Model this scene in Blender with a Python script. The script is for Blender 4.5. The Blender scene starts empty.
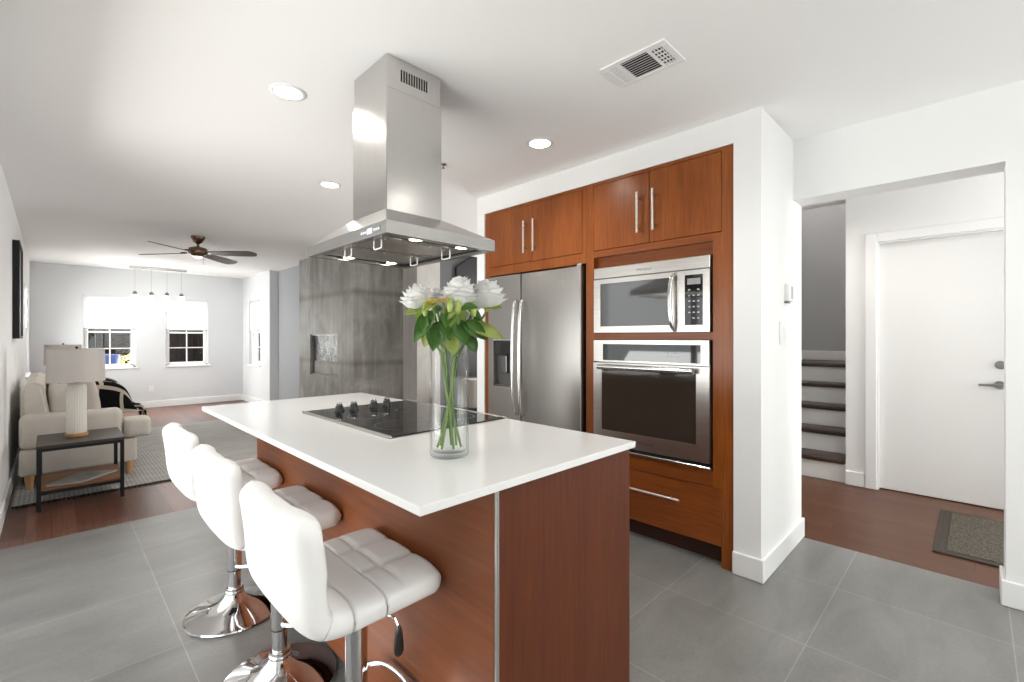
import bpy, bmesh, math, random
from mathutils import Vector, Matrix

PI = math.pi
SC = bpy.context.scene
COL = SC.collection
random.seed(7)

# ------------------------------------------------------------------ camera
F_PX, TH, EYE, HORIZON = 461.8, math.radians(45.1), 1.255, 337.5
cam_data = bpy.data.cameras.new('camera')
cam_data.sensor_width = 36.0
cam_data.lens = F_PX * 36.0 / 1024.0
cam_data.shift_y = -(341.0 - HORIZON) / 1024.0
cam_data.clip_start = 0.02
cam = bpy.data.objects.new('camera', cam_data)
cam.location = (0, 0, EYE)
cam.rotation_euler = (PI / 2, 0, TH - PI / 2)
COL.objects.link(cam)
SC.camera = cam

# ------------------------------------------------------------------ world, daylight, added fill lamps, exposure
world = bpy.data.worlds.new('sky')
world.use_nodes = True
bg = world.node_tree.nodes['Background']
bg.inputs['Color'].default_value = (0.94, 0.97, 1.0, 1)
bg.inputs['Strength'].default_value = 1.0
SC.world = world
SC.view_settings.view_transform = 'Standard'
SC.view_settings.look = 'None'
SC.view_settings.gamma = 1
SC.view_settings.use_curve_mapping = False
SC.view_settings.exposure = 0.6
try:
    SC.cycles.max_bounces = 10
    SC.cycles.diffuse_bounces = 6
    SC.cycles.glossy_bounces = 5
    SC.cycles.transparent_max_bounces = 16
    SC.cycles.caustics_reflective = False
    SC.cycles.caustics_refractive = False
    SC.cycles.sample_clamp_indirect = 6.0
except Exception:
    pass


def area(name, loc, direction, sx, sy, power, color=(1, 1, 1), spread=PI):
    d = bpy.data.lights.new(name, 'AREA')
    d.shape = 'RECTANGLE'
    d.size, d.size_y, d.energy, d.color = sx, sy, power, color
    d.spread = spread
    o = bpy.data.objects.new(name, d)
    o.location = loc
    o.rotation_euler = Vector(direction).to_track_quat('-Z', 'Y').to_euler()
    COL.objects.link(o)
    return o


DAY = (1.0, 0.985, 0.96)
area('daylight_patio_door', (-0.50, 2.35, 1.15), (1, 0, 0), 2.7, 2.0, 14, DAY)            # outside the glass patio door, left wall
area('patio_bounce_fill', (-2.7, 2.35, 0.0), (1, 0, 1.2), 6.0, 3.0, 370, DAY)       # unseen lamp added to brighten the kitchen ceiling from below
area('rear_window_fill', (1.4, -2.85, 1.45), (0, 1, 0), 2.6, 1.6, 48, DAY)           # fill added outside an invented window behind the camera
area('daylight_far_windows', (1.25, 12.2, 3.2), (0, -1, -0.6), 3.4, 2.2, 420, DAY)       # sky over the garden
area('garden_bounce_fill', (1.25, 13.0, 0.0), (0, -1, 1.2), 6.0, 3.0, 950, DAY)     # unseen lamp added low outside to lift the living room ceiling
area('daylight_side_window', (3.8, 9.65, 2.6), (-1, 0, -0.7), 1.5, 1.4, 120, DAY, 2.2)
area('daylight_left_window', (-0.6, 9.3, 1.2), (1, 0, 0.2), 1.1, 1.4, 80, DAY, 2.2)
area('hall_window_fill', (4.0, -2.85, 1.5), (0, 1, 0), 1.1, 1.4, 60, DAY)            # unseen fill added outside a hall window put in for it
area('hallway_fill', (5.65, 4.1, 1.5), (-1, 0, 0.1), 1.7, 1.4, 70, DAY)       # added fill from beyond the cabinets, for the dim living room


# ------------------------------------------------------------------ materials
def principled(name, color, rough=0.5, metal=0.0, spec=0.5, coat=0.0, emit=None, estr=0.0):
    m = bpy.data.materials.new(name)
    m.use_nodes = True
    b = m.node_tree.nodes['Principled BSDF']
    b.inputs['Base Color'].default_value = (*color, 1)
    b.inputs['Roughness'].default_value = rough
    b.inputs['Metallic'].default_value = metal
    b.inputs['Specular IOR Level'].default_value = spec
    b.inputs['Coat Weight'].default_value = coat
    b.inputs['Coat Roughness'].default_value = 0.15
    if emit:
        b.inputs['Emission Color'].default_value = (*emit, 1)
        b.inputs['Emission Strength'].default_value = estr
    return m


def nodes_of(m):
    nt = m.node_tree
    return nt.nodes, nt.links, nt.nodes['Principled BSDF']


def coords(nd, lk, scale, rot=(0, 0, 0), kind='Object', loc=(0, 0, 0)):
    tc = nd.new('ShaderNodeTexCoord')
    mp = nd.new('ShaderNodeMapping')
    mp.inputs['Scale'].default_value = scale
    mp.inputs['Rotation'].default_value = rot
    mp.inputs['Location'].default_value = loc
    lk.new(tc.outputs[kind], mp.inputs['Vector'])
    return mp.outputs['Vector']


def noise(nd, lk, vec, scale, detail=4, rough=0.55, dist=0.0):
    n = nd.new('ShaderNodeTexNoise')
    n.inputs['Scale'].default_value = scale
    n.inputs['Detail'].default_value = detail
    n.inputs['Roughness'].default_value = rough
    n.inputs['Distortion'].default_value = dist
    lk.new(vec, n.inputs['Vector'])
    return n.outputs['Fac']


def ramp(nd, lk, fac, stops):
    r = nd.new('ShaderNodeValToRGB')
    els = r.color_ramp.elements
    while len(els) < len(stops):
        els.new(0.5)
    for e, (p, c) in zip(els, stops):
        e.position = p
        e.color = (*c, 1)
    lk.new(fac, r.inputs['Fac'])
    return r.outputs['Color']


def mixc(nd, lk, fac, a, b, mode='MIX'):
    x = nd.new('ShaderNodeMix')
    x.data_type = 'RGBA'
    x.blend_type = mode
    for sock, v in ((x.inputs[0], fac), (x.inputs[6], a), (x.inputs[7], b)):
        if isinstance(v, (int, float)):
            sock.default_value = v
        elif isinstance(v, tuple):
            sock.default_value = (*v, 1)
        else:
            lk.new(v, sock)
    return x.outputs[2]


def bump(nd, lk, b, height, strength, dist=0.01):
    n = nd.new('ShaderNodeBump')
    n.inputs['Strength'].default_value = strength
    n.inputs['Distance'].default_value = dist
    lk.new(height, n.inputs['Height'])
    lk.new(n.outputs['Normal'], b.inputs['Normal'])


def wood(name, dark, mid, light, grain='z', rough=0.3, coat=0.25, fine=1.0):
    m = principled(name, mid, rough, spec=0.32, coat=coat)
    nd, lk, b = nodes_of(m)
    k = {'x': (1.3, 26, 26), 'y': (26, 1.3, 26), 'z': (26, 26, 1.3)}[grain]
    k2 = {'x': (.7, 5, 5), 'y': (5, .7, 5), 'z': (5, 5, .7)}[grain]
    f1 = noise(nd, lk, coords(nd, lk, tuple(v * fine for v in k)), 3.0, 6, 0.6, 0.3)
    f2 = noise(nd, lk, coords(nd, lk, k2), 1.6, 3, 0.5, 0.6)
    c1 = ramp(nd, lk, f1, [(0.28, dark), (0.5, mid), (0.75, light)])
    c2 = ramp(nd, lk, f2, [(0.3, dark), (0.7, light)])
    lk.new(mixc(nd, lk, 0.35, c1, c2), b.inputs['Base Color'])
    bump(nd, lk, b, f1, 0.05, 0.002)
    return m


def brushed(name, color, rough=0.28, axis='z', streak=0.10):
    m = principled(name, color, rough, 1.0)
    nd, lk, b = nodes_of(m)
    k = {'x': (1, 90, 90), 'y': (90, 1, 90), 'z': (90, 90, 1)}[axis]
    f = noise(nd, lk, coords(nd, lk, k), 4.0, 3)
    lo = tuple(c * (1 - streak) for c in color)
    hi = tuple(min(1, c * (1 + streak)) for c in color)
    lk.new(ramp(nd, lk, f, [(0.3, lo), (0.7, hi)]), b.inputs['Base Color'])
    return m


def fabric(name, color, scale=220, strength=0.25, rough=0.9, var=0.12):
    m = principled(name, color, rough, spec=0.2)
    nd, lk, b = nodes_of(m)
    v = coords(nd, lk, (1, 1, 1))
    f = noise(nd, lk, v, scale, 2)
    g = noise(nd, lk, v, 6, 3)
    lo = tuple(c * (1 - var) for c in color)
    hi = tuple(min(1, c * (1 + var)) for c in color)
    lk.new(mixc(nd, lk, 0.5, ramp(nd, lk, f, [(0.3, lo), (0.7, hi)]), ramp(nd, lk, g, [(0.3, lo), (0.7, hi)])), b.inputs['Base Color'])
    bump(nd, lk, b, f, strength, 0.003)
    return m


def thin_glass(name, tint=(0.97, 0.985, 0.98), edge=(0.62, 0.68, 0.67), gloss=1.0):
    """Thin clear glass: see-through, a Fresnel sheen and the darker rim where one looks along the wall."""
    m = bpy.data.materials.new(name)
    m.use_nodes = True
    nd, lk = m.node_tree.nodes, m.node_tree.links
    nd.remove(nd['Principled BSDF'])
    out = nd['Material Output']
    lw = nd.new('ShaderNodeLayerWeight')
    lw.inputs['Blend'].default_value = 0.5
    col = ramp(nd, lk, lw.outputs['Facing'], [(0.6, tint), (1.0, edge)])
    tr = nd.new('ShaderNodeBsdfTransparent')
    lk.new(col, tr.inputs['Color'])
    gl = nd.new('ShaderNodeBsdfGlossy')
    gl.inputs['Roughness'].default_value = 0.02
    pw = nd.new('ShaderNodeMath')
    pw.operation = 'POWER'
    pw.inputs[1].default_value = 3.0
    lk.new(lw.outputs['Facing'], pw.inputs[0])
    mul = nd.new('ShaderNodeMath')
    mul.operation = 'MULTIPLY_ADD'
    mul.inputs[1].default_value = 0.30 * gloss
    mul.inputs[2].default_value = 0.015
    lk.new(pw.outputs[0], mul.inputs[0])
    mx = nd.new('ShaderNodeMixShader')
    lk.new(mul.outputs[0], mx.inputs[0])
    lk.new(tr.outputs[0], mx.inputs[1])
    lk.new(gl.outputs[0], mx.inputs[2])
    lk.new(mx.outputs[0], out.inputs['Surface'])
    return m


def emissive(name, color, strength):
    return principled(name, (0.8, 0.8, 0.8), 0.5, emit=color, estr=strength)


M = {}
M['wall'] = principled('wall_paint_white', (0.83, 0.83, 0.83), 0.65, spec=0.3)
M['wall_cool'] = principled('wall_paint_pale_grey', (0.70, 0.715, 0.73), 0.7, spec=0.3)
M['wall_grey'] = principled('wall_paint_mid_grey', (0.36, 0.37, 0.39), 0.7, spec=0.3)
M['wall_stair'] = principled('stairwell_paint_grey', (0.46, 0.46, 0.465), 0.7, spec=0.3)
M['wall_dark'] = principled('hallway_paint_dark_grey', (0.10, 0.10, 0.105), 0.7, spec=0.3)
M['ceiling'] = principled('ceiling_paint', (0.93, 0.925, 0.92), 0.8, spec=0.2)
M['trim'] = principled('trim_paint_satin_white', (0.84, 0.84, 0.84), 0.35)
M['door'] = principled('door_paint_white', (0.80, 0.80, 0.795), 0.4)
M['white_plastic'] = principled('white_plastic', (0.82, 0.82, 0.82), 0.35)
M['grey_plastic'] = principled('grey_plastic', (0.42, 0.43, 0.44), 0.4)
M['black_plastic'] = principled('black_plastic', (0.015, 0.015, 0.016), 0.3)
M['matte_black'] = principled('matte_black', (0.010, 0.010, 0.011), 0.5, spec=0.25)
M['burner'] = principled('burner_print_grey', (0.07, 0.07, 0.07), 0.3)
M['chrome'] = principled('chrome', (0.80, 0.80, 0.81), 0.06, 1.0)
M['satin_metal'] = principled('satin_nickel', (0.68, 0.67, 0.65), 0.25, 1.0)
M['lever_metal'] = principled('dull_nickel', (0.30, 0.30, 0.295), 0.3, 1.0)
M['pull'] = principled('brushed_pull_bar', (0.78, 0.74, 0.69), 0.28, 1.0)
M['steel'] = brushed('brushed_steel', (0.52, 0.50, 0.475), 0.3, 'y')
M['steel_v'] = brushed('brushed_steel_chimney', (0.61, 0.595, 0.58), 0.2, 'z', 0.04)
M['steel_fridge'] = brushed('brushed_steel_fridge', (0.365, 0.35, 0.335), 0.38, 'z', 0.05)
M['steel_rim'] = brushed('brushed_steel_hood_rim', (0.42, 0.41, 0.395), 0.27, 'y')
M['steel_dark'] = principled('dark_steel', (0.22, 0.22, 0.22), 0.35, 1.0)
M['filter'] = brushed('hood_filter_steel', (0.55, 0.53, 0.50), 0.3, 'y')
M['black_glass'] = principled('black_glass', (0.012, 0.012, 0.013), 0.03, spec=0.6)
M['oven_glass'] = principled('oven_window_glass', (0.035, 0.028, 0.022), 0.05, spec=0.8)
M['mw_glass'] = principled('microwave_window_glass', (0.055, 0.055, 0.055), 0.06, spec=0.9)
M['leather'] = principled('white_leatherette', (0.78, 0.775, 0.765), 0.42, spec=0.45)
M['cab'] = wood('cherry_cabinet_upright_grain', (0.15, 0.034, 0.005), (0.235, 0.060, 0.009), (0.32, 0.094, 0.017), 'z', 0.3, 0.06)
M['cab_h'] = wood('cherry_cabinet_level_grain', (0.14, 0.031, 0.005), (0.215, 0.053, 0.009), (0.29, 0.082, 0.016), 'y', 0.32, 0.06)
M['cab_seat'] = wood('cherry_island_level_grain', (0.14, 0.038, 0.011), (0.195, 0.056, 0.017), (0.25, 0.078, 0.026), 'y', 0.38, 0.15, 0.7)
M['cab_end'] = wood('cherry_island_end_shaded', (0.062, 0.015, 0.005), (0.098, 0.023, 0.007), (0.13, 0.034, 0.011), 'z', 0.42, 0.0)  # darker than the other cherry: the dim side's shade is in the colour
M['cab_dark'] = principled('cabinet_toe_kick', (0.045, 0.012, 0.005), 0.6)
M['wood_leg'] = wood('oak_leg', (0.40, 0.22, 0.09), (0.52, 0.30, 0.13), (0.60, 0.37, 0.18), 'z', 0.45, 0.1)
M['wood_grey'] = wood('weathered_grey_brown_board', (0.022, 0.016, 0.013), (0.045, 0.034, 0.028), (0.085, 0.066, 0.055), 'x', 0.45, 0.1)
M['wood_shelf'] = wood('rustic_shelf_board', (0.11, 0.045, 0.02), (0.18, 0.075, 0.032), (0.26, 0.12, 0.055), 'x', 0.5, 0.05)
M['wood_blade'] = wood('fan_blade_walnut', (0.03, 0.02, 0.016), (0.06, 0.045, 0.04), (0.10, 0.08, 0.07), 'x', 0.4, 0.1)
M['tread'] = wood('dark_stair_tread', (0.022, 0.010, 0.007), (0.04, 0.018, 0.012), (0.06, 0.03, 0.02), 'y', 0.35, 0.2)
M['riser'] = principled('stair_riser_white', (0.78, 0.77, 0.75), 0.5)
M['bronze'] = principled('fan_bronze', (0.20, 0.13, 0.09), 0.25, 1.0)
M['sofa'] = fabric('oatmeal_sofa_fabric', (0.61, 0.57, 0.515), 260, 0.3)
M['pillow'] = fabric('natural_linen', (0.52, 0.475, 0.42), 300, 0.3)
M['shade'] = fabric('grey_linen_lampshade', (0.58, 0.545, 0.51), 400, 0.1, 0.85, 0.04)
M['ceramic'] = principled('ribbed_cream_ceramic', (0.76, 0.725, 0.67), 0.4)
M['glow'] = emissive('downlight_lens', (1.0, 0.95, 0.86), 9.0)
M['hood_glow'] = emissive('hood_lamp_lens', (1.0, 0.93, 0.80), 6.0)
M['pend_glow'] = emissive('pendant_glass_lit', (1.0, 0.98, 0.94), 2.2)
M['display'] = emissive('blue_display', (0.25, 0.45, 1.0), 0.5)
M['glass'] = thin_glass('window_glass')
M['vase'] = thin_glass('vase_glass', (0.985, 0.99, 0.99), (0.66, 0.70, 0.70), 1.2)
M['water'] = thin_glass('water', (0.985, 0.995, 0.985), (0.88, 0.91, 0.89), 0.7)
M['stem'] = principled('flower_stem_green', (0.10, 0.17, 0.028), 0.45)
M['quartz'] = principled('white_quartz', (0.71, 0.71, 0.705), 0.12, spec=0.5)
M['mat_border'] = fabric('door_mat_edge', (0.07, 0.06, 0.05), 350, 0.5)


def _tile():
    m = principled('grey_porcelain_tile', (0.22, 0.22, 0.22), 0.33, spec=0.45)
    nd, lk, b = nodes_of(m)
    v = coords(nd, lk, (1, 1, 1), loc=(-0.38 + 6.0, -0.49 + 6.0, 0), kind='Object')
    br = nd.new('ShaderNodeTexBrick')
    br.offset = 0
    br.inputs['Scale'].default_value = 1.0
    br.inputs['Brick Width'].default_value = 0.6
    br.inputs['Row Height'].default_value = 0.6
    br.inputs['Mortar Size'].default_value = 0.0022
    br.inputs['Mortar Smooth'].default_value = 0.2
    br.inputs['Color1'].default_value = (0.188, 0.184, 0.178, 1)
    br.inputs['Color2'].default_value = (0.218, 0.214, 0.207, 1)
    br.inputs['Mortar'].default_value = (0.30, 0.295, 0.283, 1)
    lk.new(v, br.inputs['Vector'])
    f = noise(nd, lk, coords(nd, lk, (1.2, 3.0, 1)), 1.8, 6, 0.6, 0.6)
    g = noise(nd, lk, coords(nd, lk, (1, 1, 1)), 70, 3)
    t = ramp(nd, lk, f, [(0.3, (0.80, 0.80, 0.80)), (0.7, (1.14, 1.13, 1.12))])
    s = ramp(nd, lk, g, [(0.3, (0.93, 0.93, 0.93)), (0.7, (1.07, 1.07, 1.07))])
    c = mixc(nd, lk, 1.0, br.outputs['Color'], t, 'MULTIPLY')
    lk.new(mixc(nd, lk, 1.0, c, s, 'MULTIPLY'), b.inputs['Base Color'])
    bump(nd, lk, b, g, 0.04, 0.002)
    return m


def _planks(name, c1, c2, dark, width=0.125, length=1.25, rough=0.3):
    m = principled(name, c1, rough, spec=0.35, coat=0.04)
    nd, lk, b = nodes_of(m)
    v = coords(nd, lk, (1, 1, 1), rot=(0, 0, PI / 2))
    br = nd.new('ShaderNodeTexBrick')
    br.offset = 0.37
    br.inputs['Scale'].default_value = 1.0
    br.inputs['Brick Width'].default_value = length
    br.inputs['Row Height'].default_value = width
    br.inputs['Mortar Size'].default_value = 0.0016
    br.inputs['Color1'].default_value = (*c1, 1)
    br.inputs['Color2'].default_value = (*c2, 1)
    br.inputs['Mortar'].default_value = (*dark, 1)
    lk.new(v, br.inputs['Vector'])
    f = noise(nd, lk, coords(nd, lk, (34, 1.6, 1)), 2.0, 5, 0.6, 0.4)
    t = ramp(nd, lk, f, [(0.3, (0.68, 0.66, 0.64)), (0.7, (1.22, 1.2, 1.18))])
    lk.new(mixc(nd, lk, 1.0, br.outputs['Color'], t, 'MULTIPLY'), b.inputs['Base Color'])
    return m


def _concrete(name, lo, mid, hi, streak=1.0):
    m = principled(name, mid, 0.5, spec=0.3)
    nd, lk, b = nodes_of(m)
    f = noise(nd, lk, coords(nd, lk, (7, 7, 0.7)), 1.6, 8, 0.65, 0.4)
    g = noise(nd, lk, coords(nd, lk, (1, 1, 1)), 2.2, 6, 0.6, 0.8)
    h = noise(nd, lk, coords(nd, lk, (1, 1, 1)), 60, 2)
    c = mixc(nd, lk, 0.5, ramp(nd, lk, f, [(0.3, lo), (0.52, mid), (0.78, hi)]), ramp(nd, lk, g, [(0.3, lo), (0.7, hi)]))
    tc = nd.new('ShaderNodeTexCoord')
    sp = nd.new('ShaderNodeSeparateXYZ')
    lk.new(tc.outputs['Object'], sp.inputs[0])
    j = nd.new('ShaderNodeMath'); j.operation = 'PINGPONG'; j.inputs[1].default_value = 0.46     # level joints between the pours
    lk.new(sp.outputs['Z'], j.inputs[0])
    jr = ramp(nd, lk, j.outputs[0], [(0.0, (0.62, 0.60, 0.57)), (0.012, (0.66, 0.64, 0.61)), (0.06, (1, 1, 1))])
    lk.new(mixc(nd, lk, 0.8 * streak, c, jr, 'MULTIPLY'), b.inputs['Base Color'])
    bump(nd, lk, b, h, 0.12, 0.003)
    return m


def _fire_glass():
    m = principled('crinkled_firebox_glass', (0.07, 0.07, 0.068), 0.18, spec=0.8)
    nd, lk, b = nodes_of(m)
    f = noise(nd, lk, coords(nd, lk, (9, 9, 4)), 1.5, 4, 0.6, 1.0)
    lk.new(ramp(nd, lk, f, [(0.35, (0.03, 0.03, 0.03)), (0.7, (0.22, 0.215, 0.205))]), b.inputs['Base Color'])
    bump(nd, lk, b, f, 0.6, 0.03)
    return m


def _rug():
    m = principled('woven_grey_rug', (0.30, 0.29, 0.27), 0.95, spec=0.1)
    nd, lk, b = nodes_of(m)
    v = coords(nd, lk, (1, 1, 1), rot=(0, 0, 0))
    br = nd.new('ShaderNodeTexBrick')
    br.offset = 0.5
    br.inputs['Scale'].default_value = 1.0
    br.inputs['Brick Width'].default_value = 0.055
    br.inputs['Row Height'].default_value = 0.028
    br.inputs['Mortar Size'].default_value = 0.006
    br.inputs['Mortar Smooth'].default_value = 0.6
    br.inputs['Color1'].default_value = (0.58, 0.565, 0.54, 1)
    br.inputs['Color2'].default_value = (0.50, 0.49, 0.465, 1)
    br.inputs['Mortar'].default_value = (0.20, 0.195, 0.185, 1)
    lk.new(v, br.inputs['Vector'])
    f = noise(nd, lk, coords(nd, lk, (1.0, 7.0, 1)), 2.2, 4, 0.6, 1.2)
    t = ramp(nd, lk, f, [(0.3, (0.80, 0.80, 0.80)), (0.7, (1.12, 1.12, 1.12))])
    lk.new(mixc(nd, lk, 1.0, br.outputs['Color'], t, 'MULTIPLY'), b.inputs['Base Color'])
    bump(nd, lk, b, br.outputs['Fac'], -0.5, 0.008)
    return m


def _throw():
    m = principled('black_and_cream_woven_throw', (0.02, 0.02, 0.02), 0.95, spec=0.1)
    nd, lk, b = nodes_of(m)
    v = coords(nd, lk, (1, 1, 1), kind='UV')
    br = nd.new('ShaderNodeTexBrick')
    br.offset = 0.5
    br.offset_frequency = 2
    br.squash = 0.6
    br.squash_frequency = 3
    br.inputs['Scale'].default_value = 1.0
    br.inputs['Brick Width'].default_value = 0.34
    br.inputs['Row Height'].default_value = 0.13
    br.inputs['Mortar Size'].default_value = 0.017
    br.inputs['Color1'].default_value = (0.008, 0.008, 0.009, 1)
    br.inputs['Color2'].default_value = (0.012, 0.011, 0.011, 1)
    br.inputs['Mortar'].default_value = (0.62, 0.56, 0.47, 1)
    lk.new(v, br.inputs['Vector'])
    lk.new(br.outputs['Color'], b.inputs['Base Color'])
    f = noise(nd, lk, coords(nd, lk, (1, 1, 1)), 300, 2)
    bump(nd, lk, b, f, 0.4, 0.004)
    return m


def _doormat():
    m = principled('brown_coir_door_mat', (0.10, 0.085, 0.07), 0.95, spec=0.1)
    nd, lk, b = nodes_of(m)
    f = noise(nd, lk, coords(nd, lk, (1, 1, 1)), 90, 4, 0.7)
    lk.new(ramp(nd, lk, f, [(0.35, (0.05, 0.043, 0.036)), (0.65, (0.17, 0.15, 0.125))]), b.inputs['Base Color'])
    bump(nd, lk, b, f, 0.8, 0.006)
    return m


def _leaf(name, c1, c2):
    m = principled(name, c1, 0.4, spec=0.5)
    nd, lk, b = nodes_of(m)
    f = noise(nd, lk, coords(nd, lk, (1, 1, 1)), 28, 3)
    lk.new(ramp(nd, lk, f, [(0.3, c1), (0.7, c2)]), b.inputs['Base Color'])
    b.inputs['Subsurface Weight'].default_value = 0.12
    b.inputs['Subsurface Radius'].default_value = (0.01, 0.02, 0.004)
    return m


M['tile'] = _tile()
M['planks'] = _planks('red_brown_plank_floor', (0.095, 0.036, 0.022), (0.185, 0.084, 0.056), (0.03, 0.012, 0.008))
M['planks_hall'] = _planks('brown_plank_floor', (0.095, 0.036, 0.017), (0.122, 0.049, 0.024), (0.04, 0.016, 0.009), 0.14, 1.8, 0.42)
M['concrete'] = _concrete('board_formed_concrete', (0.115, 0.108, 0.096), (0.24, 0.232, 0.215), (0.42, 0.41, 0.39))
M['plaster'] = _concrete('pale_plaster', (0.33, 0.315, 0.29), (0.42, 0.405, 0.375), (0.5, 0.485, 0.455), 0.0)
M['fire_glass'] = _fire_glass()
M['rug'] = _rug()
M['throw'] = _throw()
M['doormat'] = _doormat()
M['leaf'] = _leaf('leaf_dark_green', (0.035, 0.12, 0.012), (0.09, 0.22, 0.03))
M['leaf_pale'] = _leaf('leaf_pale_green', (0.24, 0.34, 0.06), (0.42, 0.47, 0.13))
M['petal'] = principled('white_rose_petal', (0.92, 0.915, 0.90), 0.6, spec=0.25)
M['petal'].node_tree.nodes['Principled BSDF'].inputs['Subsurface Weight'].default_value = 0.45
M['petal'].node_tree.nodes['Principled BSDF'].inputs['Subsurface Radius'].default_value = (0.01, 0.01, 0.008)
M['petal_yellow'] = _leaf('yellow_petal', (0.62, 0.42, 0.03), (0.75, 0.60, 0.14))


def _blind():
    m = bpy.data.materials.new('white_roller_blind_fabric')
    m.use_nodes = True
    nd, lk = m.node_tree.nodes, m.node_tree.links
    nd.remove(nd['Principled BSDF'])
    d = nd.new('ShaderNodeBsdfDiffuse')
    d.inputs['Color'].default_value = (0.86, 0.86, 0.86, 1)
    t = nd.new('ShaderNodeBsdfTranslucent')
    t.inputs['Color'].default_value = (0.95, 0.95, 0.95, 1)
    mx = nd.new('ShaderNodeMixShader')
    mx.inputs[0].default_value = 0.6
    lk.new(d.outputs[0], mx.inputs[1])
    lk.new(t.outputs[0], mx.inputs[2])
    lk.new(mx.outputs[0], nd['Material Output'].inputs['Surface'])
    return m


M['blind'] = _blind()
M['ground'] = fabric('leaf_litter_ground', (0.16, 0.075, 0.035), 14, 0.3, 0.95, 0.5)
M['fence'] = wood('dark_weathered_fence', (0.006, 0.004, 0.003), (0.016, 0.009, 0.007), (0.035, 0.02, 0.014), 'z', 0.8, 0.0)
M['blue'] = principled('blue_tarpaulin', (0.012, 0.03, 0.11), 0.5)
M['shrub'] = _leaf('yellow_green_foliage', (0.45, 0.42, 0.12), (0.75, 0.70, 0.32))
M['print'] = _concrete('grey_magazine_cover', (0.12, 0.12, 0.118), (0.30, 0.295, 0.285), (0.52, 0.51, 0.49))
M['paper'] = principled('paper_edge', (0.30, 0.295, 0.28), 0.7)
M['basket'] = principled('pale_ribbed_basket', (0.36, 0.33, 0.30), 0.7)


# ------------------------------------------------------------------ mesh helpers
def box(bm, x0, x1, y0, y1, z0, z1, bev=0.0, seg=2):
    vs = [bm.verts.new((x, y, z)) for x in (x0, x1) for y in (y0, y1) for z in (z0, z1)]
    q = [(0, 1, 3, 2), (4, 6, 7, 5), (0, 4, 5, 1), (2, 3, 7, 6), (0, 2, 6, 4), (1, 5, 7, 3)]
    fs = [bm.faces.new([vs[i] for i in f]) for f in q]
    if bev > 0:
        es = list({e for f in fs for e in f.edges})
        bmesh.ops.bevel(bm, geom=es, offset=bev, segments=seg, profile=0.5, affect='EDGES', clamp_overlap=True)
    return bm


def lathe(bm, prof, cx=0, cy=0, seg=40, axis='z', c=0.0):
    """prof: (radius, height) pairs, swept about an axis through (cx, cy)."""
    rings = []
    for r, h in prof:
        ring = []
        if r < 1e-6:
            ring = [h]
        else:
            for i in range(seg):
                a = 2 * PI * i / seg
                ring.append((r * math.cos(a), r * math.sin(a), h))
        rings.append(ring)

    def mk(p):
        if axis == 'z':
            return bm.verts.new((cx + p[0], cy + p[1], p[2] + c))
        if axis == 'x':      # axis along X; (cx, cy) = (y, z)
            return bm.verts.new((p[2] + c, cx + p[0], cy + p[1]))
        return bm.verts.new((cx + p[0], p[2] + c, cy + p[1]))
    vr = []
    for ring in rings:
        vr.append([mk((0, 0, ring[0]))] if len(ring) == 1 else [mk(p) for p in ring])
    for a, b in zip(vr, vr[1:]):
        if len(a) == 1 and len(b) == 1:
            continue
        for i in range(seg):
            j = (i + 1) % seg
            if len(a) == 1:
                bm.faces.new((a[0], b[j], b[i]))
            elif len(b) == 1:
                bm.faces.new((a[i], a[j], b[0]))
            else:
                bm.faces.new((a[i], a[j], b[j], b[i]))
    ringed = prof[0] == prof[-1]          # a closed section: a hoop, no caps
    if len(vr[0]) > 1 and not ringed:
        bm.faces.new(list(reversed(vr[0])))
    if len(vr[-1]) > 1 and not ringed:
        bm.faces.new(vr[-1])
    bmesh.ops.recalc_face_normals(bm, faces=bm.faces[:])
    return bm


def smooth_path(pts, n=8, closed=False):
    P = [Vector(p) for p in pts]
    out = []
    m = len(P)
    rng = range(m) if closed else range(m - 1)
    for i in rng:
        p0 = P[(i - 1) % m] if closed or i > 0 else P[i]
        p1, p2 = P[i], P[(i + 1) % m]
        p3 = P[(i + 2) % m] if closed or i + 2 < m else p2
        for k in range(n):
            t = k / n
            out.append(0.5 * ((2 * p1) + (-p0 + p2) * t + (2 * p0 - 5 * p1 + 4 * p2 - p3) * t * t + (-p0 + 3 * p1 - 3 * p2 + p3) * t ** 3))
    if not closed:
        out.append(P[-1])
    return out


def tube(bm, pts, r, seg=10, closed=False):
    P = [Vector(p) for p in pts]
    n = len(P)
    rings = []
    prev = None
    for i, p in enumerate(P):
        if closed:
            t = (P[(i + 1) % n] - P[(i - 1) % n])
        else:
            t = P[min(i + 1, n - 1)] - P[max(i - 1, 0)]
        t.normalize()
        if prev is None:
            a = Vector((0, 0, 1)) if abs(t.z) < 0.9 else Vector((1, 0, 0))
            u = t.cross(a).normalized()
        else:
            u = (prev - t * prev.dot(t)).normalized()
        prev = u
        w = t.cross(u)
        rr = r[i] if isinstance(r, (list, tuple)) else r
        rings.append([bm.verts.new(p + (u * math.cos(2 * PI * k / seg) + w * math.sin(2 * PI * k / seg)) * rr) for k in range(seg)])
    pairs = list(zip(rings, rings[1:])) + ([(rings[-1], rings[0])] if closed else [])
    for a, b in pairs:
        for k in range(seg):
            j = (k + 1) % seg
            bm.faces.new((a[k], a[j], b[j], b[k]))
    if not closed:
        bm.faces.new(list(reversed(rings[0])))
        bm.faces.new(rings[-1])
    return bm


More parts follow.
